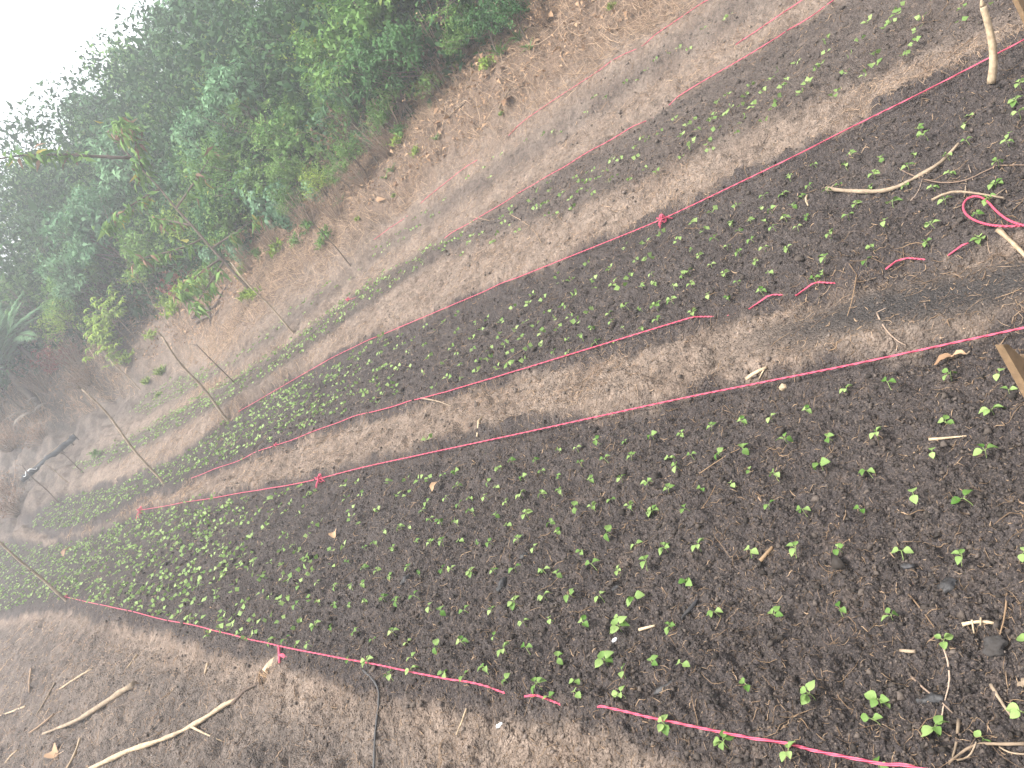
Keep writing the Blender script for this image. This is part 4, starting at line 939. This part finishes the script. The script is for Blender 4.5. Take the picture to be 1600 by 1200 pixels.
def brush_proto(n, h, spread, mat='twig', leafmat='deadleaf', nl=120, ll=.08, hc=None):
    mb = MB(); tips = []
    for i in range(n):
        a = rng.random() * 6.28; q = rng.random(); b0 = np.array([math.cos(a), math.sin(a), 0]) * .25 * q
        e = b0 + np.array([math.cos(a) * spread * q, math.sin(a) * spread * q, h * rng.uniform(.5, 1.1)]) + rng.normal(size=3) * .12
        m = (b0 + e) / 2 + rng.normal(size=3) * .07; t = np.linspace(0, 1, 7)[:, None]
        P = (1 - t) ** 2 * (b0 - [0, 0, .1]) + 2 * t * (1 - t) * m + t * t * e
        mb.tube(P, np.linspace(.02, .006, 7) * rng.uniform(.5, 1.2), 4); tips.append(P[3:])
        if rng.random() < .6:
            k = rng.integers(2, 6); f = P[k] + rng.normal(size=3) * .2 + np.array([0, 0, .15]); mb.tube(np.array([P[k], (P[k] + f) / 2 + rng.normal(size=3) * .03, f]), [.008, .006, .003], 4); tips.append(f[None])
    tp = np.vstack(tips); k = rng.integers(0, len(tp), nl)
    Dv = rng.normal(size=(nl, 3)) + np.array([0, 0, -.8]); Ls = ll * np.exp(rng.normal(size=nl) * .3)
    pr = leaves(tp[k] + rng.normal(size=(nl, 3)) * .03, Dv, rng.normal(size=(nl, 3)) + np.array([0, 0, .5]), Ls, Ls * .4, .4, None, .15)
    tm = mb.mesh('stems', True); tm.materials.append(M[mat])
    return {'stems': tm, 'leaves': leafmesh('leaves', [pr], leafmat), 'hc': h * .55 if hc is None else hc}
def palmate_proto(mat, K, hc, R, ll, lw, nleaf=7, trunk='twig', droop=.45):
    tips, d = crown_points(K, R, bias=.5); P, Dv, Nv = [], [], []
    mb = MB(); s = np.linspace(0, 1, 7)[:, None]; mb.tube(s * np.array([.05, 0, hc + .2]) - np.array([[0, 0, .3]]) * (1 - s), np.linspace(.03, .01, 7), 6)
    for i in range(K):
        c = tips[i] + np.array([0, 0, hc]); mb.tube(np.array([[0, 0, hc * rng.uniform(.5, 1)], (c + [0, 0, hc * .8]) / 2, c]), [.01, .007, .004], 4)
        for g in range(3):
            cc = c + rng.normal(size=3) * ll * .5; y0 = rng.random() * 6.28
            for j in range(nleaf):
                a = y0 + 6.283 * j / nleaf; P.append(cc); Dv.append([math.cos(a), math.sin(a), -droop + .15 * rng.normal()]); Nv.append([0, 0, 1])
    P, Dv, Nv = map(np.array, (P, Dv, Nv)); n = len(P); Ls = ll * rng.uniform(.7, 1.15, n)
    pr = leaves(P, Dv, Nv, Ls, Ls * lw, .2, np.repeat(rng.random(n // nleaf), nleaf) * .7 + .3 * rng.random(n), .12)
    tm = mb.mesh('trunk', True); tm.materials.append(M[trunk])
    return {'trunk': tm, 'crown': leafmesh('crown', [pr], mat), 'hc': hc}
def grass_proto(mat, n, h):
    a = rng.random(n) * 6.28; P = np.stack([np.cos(a), np.sin(a), 0 * a], 1) * (rng.random(n) * .12)[:, None]
    Dv = np.stack([np.cos(a) * .6, np.sin(a) * .6, 1 + 0 * a], 1) + .3 * rng.normal(size=(n, 3)); Ls = h * rng.uniform(.5, 1.1, n)
    return {'blades': leafmesh('blades', [leaves(P, Dv, rng.normal(size=(n, 3)), Ls, .02 + 0 * Ls, .2, None, .12)], mat), 'hc': h * .4}
KIND = {   # kind: (object name, category, wording, prototypes)
 'mid': ('leafy_shrub', 'shrub', 'mid green leafy shrub', [shrub_proto('g_mid', 110, 22, .135, .5, spread=.17) for _ in range(3)]),
 'dark': ('dense_shrub', 'shrub', 'dark green dense shrub', [shrub_proto('g_dark', 110, 20, .135, .48, droop=.7, spread=.16) for _ in range(2)]),
 'blue': ('broadleaf_tree', 'tree', 'blue-green broadleaf tree', [shrub_proto('g_blue', 120, 26, .16, .42, spread=.17, droop=.8, hc=2.4, tr=.07) for _ in range(2)]),
 'small': ('small_leaf_shrub', 'shrub', 'fine-leaved green shrub', [shrub_proto('g_mid', 130, 24, .085, .55, droop=.2, spread=.15) for _ in range(2)]),
 'yel': ('yellowish_shrub', 'shrub', 'yellow-green bushy shrub', [shrub_proto('g_yel', 110, 14, .10, .5, droop=.4) for _ in range(2)]),
 'feather': ('feathery_shrub', 'shrub', 'feathery green shrub with divided leaves', [feather_proto('g_mid', 60), feather_proto('g_blue', 60)]),
 'vine': ('leaf_vine', 'vine', 'curtain of pale heart-leaved vine', [vine_proto('g_pale', 420, .25), vine_proto('g_pale', 520, .21)]),
 'fern': ('fern', 'fern', 'arching green fern', [frond_proto('g_fern', 11, .85, 22, .15, .038, (.5, 1.3), .9) for _ in range(3)]),
 'palm': ('palm', 'palm', 'green palm with hanging fronds', [frond_proto('g_blue', 15, 1.9, 46, .55, .035, (.1, 1.3), .9, 1.3, 'bark', 1.0, .018, .11)]),
 'greypalm': ('dead_palm', 'palm', 'grey dead palm frond heap', [frond_proto('greyfrond', 7, 1.2, 26, .30, .014, (.0, .9), .8, .2, 'twig', .9, .007, .03)]),
 'brush': ('dry_brush', 'dry brush', 'thicket of bare dry stems', [brush_proto(60, 1.9, .9), brush_proto(55, 1.5, 1.1)]),
 'drysh': ('withered_shrub', 'shrub', 'withered brown shrub', [brush_proto(55, 1.3, 1.2, 'twig', 'rust', 900, .09), brush_proto(50, 1.2, 1.1, 'twig', 'deadleaf', 800, .08)]),
 'crim': ('red_leaf_shrub', 'shrub', 'dull red-leaved shrub', [brush_proto(40, 1.3, .9, 'twig', 'crimson', 900, .15)]),
 'palmate': ('yellow_sapling', 'sapling', 'yellow-green sapling with drooping leaf rosettes', [palmate_proto('g_yel', 20, 1.3, (.8, .8, .9), .24, .36), palmate_proto('g_yel', 16, 1.2, (.8, .8, .8), .27, .34)]),
 'flower': ('flower_clump', 'flowering plant', 'mustard yellow flowering clump', [shrub_proto('flower', 80, 14, .07, .5, droop=.2)]),
 'herb': ('leafy_weed', 'weed', 'bright green leafy weed', [shrub_proto('g_yel', 26, 9, .30, .55, hc=.8, R=(.8, .8, .8), tr=.03), shrub_proto('g_mid', 30, 9, .28, .55, hc=.8, R=(.8, .8, .8), tr=.03)]),
 'grass': ('grass_tuft', 'grass', 'yellow-green grass tuft', [grass_proto('g_yel', 130, .8)]),
}
GROUPS = {'mid': 'leafy shrubs on the bank', 'dark': 'dense dark shrubs on the bank', 'blue': 'broadleaf trees on the bank', 'small': 'fine-leaved shrubs on the bank', 'yel': 'yellow-green shrubs on the bank',
 'feather': 'feathery shrubs on the bank', 'vine': 'vine curtains hanging over the bank', 'fern': 'ferns at the foot of the bank', 'palm': 'palms at the left edge', 'greypalm': 'dead palm heaps at the left', 'brush': 'thickets of dry stems at the foot of the bank',
 'drysh': 'withered shrubs on the bank', 'crim': 'red-leaved shrubs on the bank', 'palmate': 'yellow saplings at the far left', 'flower': 'flowering clumps on the bank'}
def plant(kind, P, rad, label, group=None, on_ground=None, rz=None, sz=1.0):
    """put a plant so that the middle of its crown comes to P, rooted in the ground below"""
    nm, cat, wd, protos = KIND[kind]; pr = protos[rng.integers(len(protos))]
    g = float(H0(np.array([P[0]]), np.array([P[1]]))[0])
    z = P[2] - pr['hc'] * rad
    if on_ground or z > g: z = g
    o = empty(nm, (P[0], P[1], z), rng.random() * 6.28 if rz is None else rz, rad)
    o.rotation_euler.x = rng.normal() * .07; o.rotation_euler.y = rng.normal() * .07
    for k_, me in pr.items():
        if k_ != 'hc': link(k_, me, None, o)
    tag(o, label, cat, GROUPS.get(kind, 'weeds and tufts at the edge of the clearing'))
    return o
def at_canopy(px, py, back=0.0):
    p = cast(px, py, 0, canopy, 60)
    if p is None: return None
    r = ray(px, py); return p + r * back
GB = 'shrubs and trees on the overgrown bank'
used_px = []
def feat(kind, px, py, rpx, back=0., ground_it=False, dist=None, word=None, grp=GB):
    if dist is not None: P = np.array([0, 0, CAMZ]) + ray(px, py) * dist
    elif ground_it: P = cast(px, py)
    else: P = at_canopy(px, py, back or (-.45 if kind in ('palmate', 'vine', 'flower') else 0))
    if P is None: return
    d = float((P - np.array([0, 0, CAMZ])) @ Fv); rad = rpx / FPX * d
    plant(kind, P, rad, (word or KIND[kind][2]) + ', ' + place_words(px, py), grp, ground_it)
    used_px.append((px, py, rpx)); 
for a in [('blue', 118, 175, 62), ('blue', 178, 168, 40), ('blue', 238, 95, 52), ('mid', 200, 122, 50), ('blue', 300, 40, 60), ('small', 345, 30, 45), ('drysh', 172, 98, 22), ('drysh', 36, 225, 26),
          ('vine', 292, 170, 44), ('vine', 318, 205, 30), ('vine', 385, 248, 32), ('vine', 398, 278, 24), ('vine', 226, 282, 20), ('vine', 312, 322, 22), ('vine', 360, 12, 36), ('vine', 420, 215, 20),
          ('flower', 350, 98, 20), ('flower', 435, 190, 14), ('flower', 270, 240, 12), ('drysh', 455, 135, 34), ('drysh', 205, 148, 18), ('drysh', 340, 215, 16), ('crim', 215, 383, 30), ('crim', 95, 280, 24), ('drysh', 130, 255, 22),
          ('palmate', 150, 525, 42), ('palmate', 128, 440, 40), ('palmate', 92, 440, 30), ('yel', 65, 455, 34), ('palmate', 140, 500, 30), ('palmate', 62, 415, 26), ('palmate', 158, 540, 24), ('crim', 52, 530, 30), ('crim', 75, 520, 18), ('drysh', 100, 470, 22),
          ('feather', 470, 60, 55), ('feather', 500, 120, 40), ('dark', 560, 60, 60), ('dark', 610, 40, 55), ('feather', 420, 60, 45), ('mid', 400, 130, 50), ('small', 440, 250, 36), ('feather', 470, 200, 34), ('dark', 330, 330, 46), ('mid', 350, 360, 40),
          ('dark', 730, 15, 36), ('dark', 790, 5, 34), ('feather', 640, 95, 26), ('small', 330, 70, 40), ('feather', 60, 330, 50), ('blue', 130, 330, 55), ('mid', 40, 280, 50), ('small', 20, 380, 45), ('blue', 75, 375, 40)]:
    feat(*a)
for a in [('fern', 742, 42, 34), ('fern', 770, 70, 30), ('fern', 800, 45, 26), ('fern', 522, 235, 26), ('fern', 482, 255, 26), ('fern', 545, 262, 22), ('fern', 520, 300, 20), ('fern', 600, 250, 16), ('fern', 590, 262, 14), ('fern', 670, 200, 16), ('fern', 655, 20, 26), ('fern', 525, 12, 24), ('fern', 815, 60, 22)]:
    feat(a[0], a[1] + 15, a[2] + 19, a[3] * 1.15, ground_it=True)
for a in [('brush', 690, 95, 62), ('brush', 640, 130, 34), ('brush', 730, 70, 40), ('brush', 520, 330, 36), ('brush', 478, 345, 30), ('brush', 560, 275, 34), ('brush', 455, 330, 30), ('brush', 620, 190, 36), ('brush', 110, 560, 34), ('brush', 235, 452, 26), ('brush', 830, 20, 40), ('brush', 60, 600, 30), ('brush', 120, 590, 24), ('brush', 290, 430, 22), ('drysh', 845, 25, 34)]:
    feat(a[0], a[1] + 10, a[2] + 13, a[3], ground_it=True)
for i_, a in enumerate([(575, 280, 30), (610, 240, 32), (650, 188, 34), (700, 135, 32), (755, 88, 32), (812, 42, 32), (525, 322, 28), (480, 352, 28), (435, 392, 26), (590, 255, 26), (672, 160, 28), (735, 105, 26), (790, 60, 26), (860, 2, 26), (550, 300, 24), (395, 425, 24), (350, 455, 24), (500, 335, 26), (630, 212, 26)]):
    feat(['small', 'brush', 'feather', 'drysh', 'mid', 'brush', 'yel'][i_ % 7], *a, ground_it=True)
for a in [('palm', 62, 632, 54), ('palm', 70, 575, 38), ('greypalm', 65, 652, 44), ('greypalm', 105, 500, 40), ('greypalm', 95, 560, 30), ('dark', 40, 640, 40), ('drysh', 2, 655, 44), ('drysh', 70, 690, 26), ('drysh', 20, 700, 30), ('drysh', 140, 600, 24), ('drysh', 30, 800, 34), ('drysh', 12, 772, 30),
          ('herb', 210, 570, 16), ('herb', 245, 532, 13), ('grass', 255, 585, 20), ('grass', 232, 600, 16), ('herb', 298, 478, 26), ('herb', 280, 497, 20), ('herb', 315, 465, 22), ('herb', 268, 480, 16), ('herb', 330, 450, 20),
          ('herb', 517, 378, 15), ('herb', 508, 388, 11), ('herb', 655, 135, 24), ('herb', 665, 150, 18), ('herb', 635, 215, 15), ('herb', 628, 228, 12), ('herb', 655, 245, 11), ('grass', 785, 180, 10), ('herb', 770, 110, 16), ('grass', 715, 110, 22), ('grass', 617, 308, 9), ('grass', 560, 345, 10), ('herb', 490, 362, 14), ('herb', 470, 385, 13), ('herb', 440, 400, 16), ('grass', 958, 14, 16), ('herb', 800, 40, 14), ('herb', 385, 432, 13), ('herb', 405, 468, 15), ('grass', 392, 462, 16), ('herb', 388, 470, 12), ('herb', 410, 405, 12), ('herb', 155, 715, 9), ('grass', 250, 620, 12), ('herb', 700, 135, 12), ('herb', 580, 225, 12), ('herb', 610, 235, 12)]:
    feat(*a, ground_it=True, grp='plants at the edge of the clearing')
# the rest of the bank's cover, in three dimensions, nearer plants lower
pts = []; seen_lb = set()
names = ['mid', 'small', 'dark', 'feather', 'blue', 'yel', 'mid', 'small', 'small', 'feather', 'mid', 'drysh']
tries = 0
while tries < 5200:
    tries += 1
    u = rng.uniform(0, 34); v = kv('T', u) + .55 + rng.random() * 9.5; x, y = xy(u, v); dep = v - kv('T', u); rad = (.55 + .45 * rng.random()) * (1 if dep > 1.2 else .72)
    if any((x - a) ** 2 + (y - b) ** 2 < (.62 * (rad + c)) ** 2 for a, b, c in pts): continue
    z = float(H0(np.array([x]), np.array([y]))[0]); cz = z + max(.35, float(canopy(np.array([x]), np.array([y]))[0]) - rad * .8)
    px, py, f = project([x, y, cz]); px, py = px[0], py[0]
    if f[0] < 2 or not (-90 < px < 1000 and -130 < py < 720): continue
    kk = names[rng.integers(len(names))]
    if math.hypot(x, y) > 20 and kk in ('dark', 'yel', 'drysh'): kk = ['blue', 'mid', 'feather'][rng.integers(3)]
    if dep < 1.4 and kk == 'blue': kk = 'small'
    pxc, pyc = min(max(px, 0), 1600), min(max(py, 0), 1200)
    lbl = (KIND[kk][2], place_words(pxc, pyc))
    if lbl in seen_lb: continue
    seen_lb.add(lbl); pts.append((x, y, rad))
    plant(kk, np.array([x, y, cz]), rad, KIND[kk][2] + (' far back' if math.hypot(x, y) > 22 else ' on the bank') + ', ' + place_words(pxc, pyc), GB)
# undergrowth filling the gaps between the shrubs, the hollows' shade put into its leaf colour
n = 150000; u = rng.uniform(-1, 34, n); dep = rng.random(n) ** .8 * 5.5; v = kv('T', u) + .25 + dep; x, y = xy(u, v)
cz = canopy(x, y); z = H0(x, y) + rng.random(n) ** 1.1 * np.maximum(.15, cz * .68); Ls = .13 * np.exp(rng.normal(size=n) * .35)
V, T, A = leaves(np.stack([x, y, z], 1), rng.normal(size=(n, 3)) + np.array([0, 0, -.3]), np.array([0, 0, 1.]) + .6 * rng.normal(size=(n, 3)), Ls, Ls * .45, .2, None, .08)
mb = MB(); mb.add(V, T, None, A); o = mb.build('undergrowth', M['under']); tag(o, 'leafy undergrowth between the shrubs on the bank, coloured dark for the shaded hollows', 'undergrowth', kind='stuff')
n = 20000; u = rng.uniform(-1, 30, n); v = kv('T', u) - .5 + rng.random(n) * 2.2; x, y = xy(u, v); z = H(x, y) + .01 + .12 * rng.random(n) ** 2; Ls = .055 * np.exp(rng.normal(size=n) * .4)
V, T, A = leaves(np.stack([x, y, z], 1), rng.normal(size=(n, 3)) * np.array([1, 1, .4]), np.array([0, 0, 1.]) + .5 * rng.normal(size=(n, 3)), Ls, Ls * .42, .35, None, .15)
mb = MB(); mb.add(V, T, None, A); o = mb.build('fallen_leaves', M['deadleaf']); tag(o, 'tan fallen leaves along the foot of the bank', 'fallen leaves', kind='stuff')

# ------------------------------------------------------------------ the crooked sapling in front of the bank
def sapling():
    B = ground(398, 462); root = empty('sapling', B); tag(root, 'crooked bare-trunked sapling with drooping leaves, leaning against the bank at left', 'tree')
    tp = [(398,462),(365,425),(330,388),(300,352),(275,326),(248,292),(222,265),(205,245),(185,225),(168,207)]
    P = np.array([B] + [top_of(B, *q) for q in tp[1:]]); P[0, 2] -= .15
    P = np.array([np.interp(np.linspace(0, 9, 40), range(10), P[:, i]) for i in range(3)]).T; P = smooth_path(P, 4)
    d = float((P[20] - [0, 0, CAMZ]) @ Fv); px1 = d / FPX
    mb = MB(); mb.tube(P - B, np.linspace(6.0, 2.0, 40) * px1 * .40 * (1 + .1 * np.sin(np.arange(40) * 1.3)), 9); mb.build('trunk', M['bark'], root, True)
    br = [([(205,247),(165,243),(120,238),(60,236),(0,247)], 1.6), ([(222,265),(225,235),(228,215)], 1.2), ([(180,222),(150,215),(128,212)], 1.2), ([(250,295),(215,285),(180,290),(160,300)], 1.3), ([(300,352),(275,362),(250,372),(235,380)], 1.5), ([(318,372),(300,385),(270,380),(255,382)], 1.2),
          ([(275,326),(290,305),(300,285)], 1.2), ([(345,404),(318,418),(300,440)], 1.3), ([(200,240),(190,255),(178,275)], 1.1), ([(168,207),(150,200),(138,190)], 1.0), ([(330,388),(345,370),(352,350)], 1.1), ([(350,408),(335,432),(322,455)], 1.3)]
    LP, LD, LN = [], [], []
    for q, w in br:
        bo = np.array([0, 0, 0]); R = np.array([top_of(B, *a) for a in densify(q, 12)])
        n_ = len(R); R = R + np.linspace(0, 1, n_)[:, None] * rng.normal(size=3) * .35
        R = smooth_path(R, 2); mb = MB(); mb.tube(R - B, np.linspace(w * 1.7, w * .6, n_) * px1, 5); mb.build('branch', M['bark'], root, True)
        for k in range(n_ // 3, n_):
            m_ = 12 if k < n_ - 2 else 26
            if q[-1][0] < 10 and k > n_ * .72: m_ = 0
            for _ in range(m_):
                LP.append(R[k] - B + rng.normal(size=3) * .05); LD.append(rng.normal(size=3) * .55 + np.array([0, 0, -.9])); LN.append(rng.normal(size=3) + np.array([0, 0, .6]))
    LP, LD, LN = map(np.array, (LP, LD, LN)); n_ = len(LP); rd = rng.random(n_) < .13
    for msk, mt, nm in ((~rd, 'g_mid', 'leaves'), (rd, 'rust', 'withered_leaves')):
        L_ = rng.uniform(.12, .25, msk.sum()); V, T, A = leaves(LP[msk], LD[msk], LN[msk], L_, L_ * .27, .25, None, .12)
        mb = MB(); mb.add(V, T, None, A); mb.build(nm, M[mt], root)
sapling()
def roots_heap():
    B = ground(330, 492); root = empty('uprooted_roots', B); tag(root, 'heap of dark uprooted roots on the far debris slope', 'roots')
    mb = MB()
    for q in ([(305,500),(318,492),(332,485),(350,470),(358,455)], [(312,508),(330,500),(345,488)], [(330,482),(336,498),(330,512)], [(318,492),(310,482),(300,488)]):
        R = np.array([cast(*a) for a in densify(q, 6)]); R[:, 2] += .07 + .05 * np.sin(np.arange(len(R))); mb.tube(smooth_path(R, 2) - B, np.linspace(.045, .015, len(R)), 6)
    mb.build('roots', M['dark'], root, True)
roots_heap()

# ------------------------------------------------------------------ haze drifting over the slope
def haze():
    bpyv = [(x, y, z) for x in (-72, 60) for y in (-30, 80) for z in (-9.5, 26)]
    me = bpy.data.meshes.new('haze'); me.from_pydata(bpyv, [], [(0, 1, 3, 2), (4, 6, 7, 5), (0, 4, 5, 1), (2, 3, 7, 6), (0, 2, 6, 4), (1, 5, 7, 3)])
    m = bpy.data.materials.new('haze'); m.use_nodes = True; n = m.node_tree.nodes
    n.remove(n['Principled BSDF']); v = n.new('ShaderNodeVolumePrincipled'); v.inputs['Color'].default_value = (.93, .96, 1, 1); v.inputs['Density'].default_value = HAZE; v.inputs['Anisotropy'].default_value = .3
    m.node_tree.links.new(v.outputs[0], n['Material Output'].inputs['Volume'])
    o = link('haze', me, m); tag(o, 'pale morning haze over the slope', 'haze', kind='stuff')
haze()
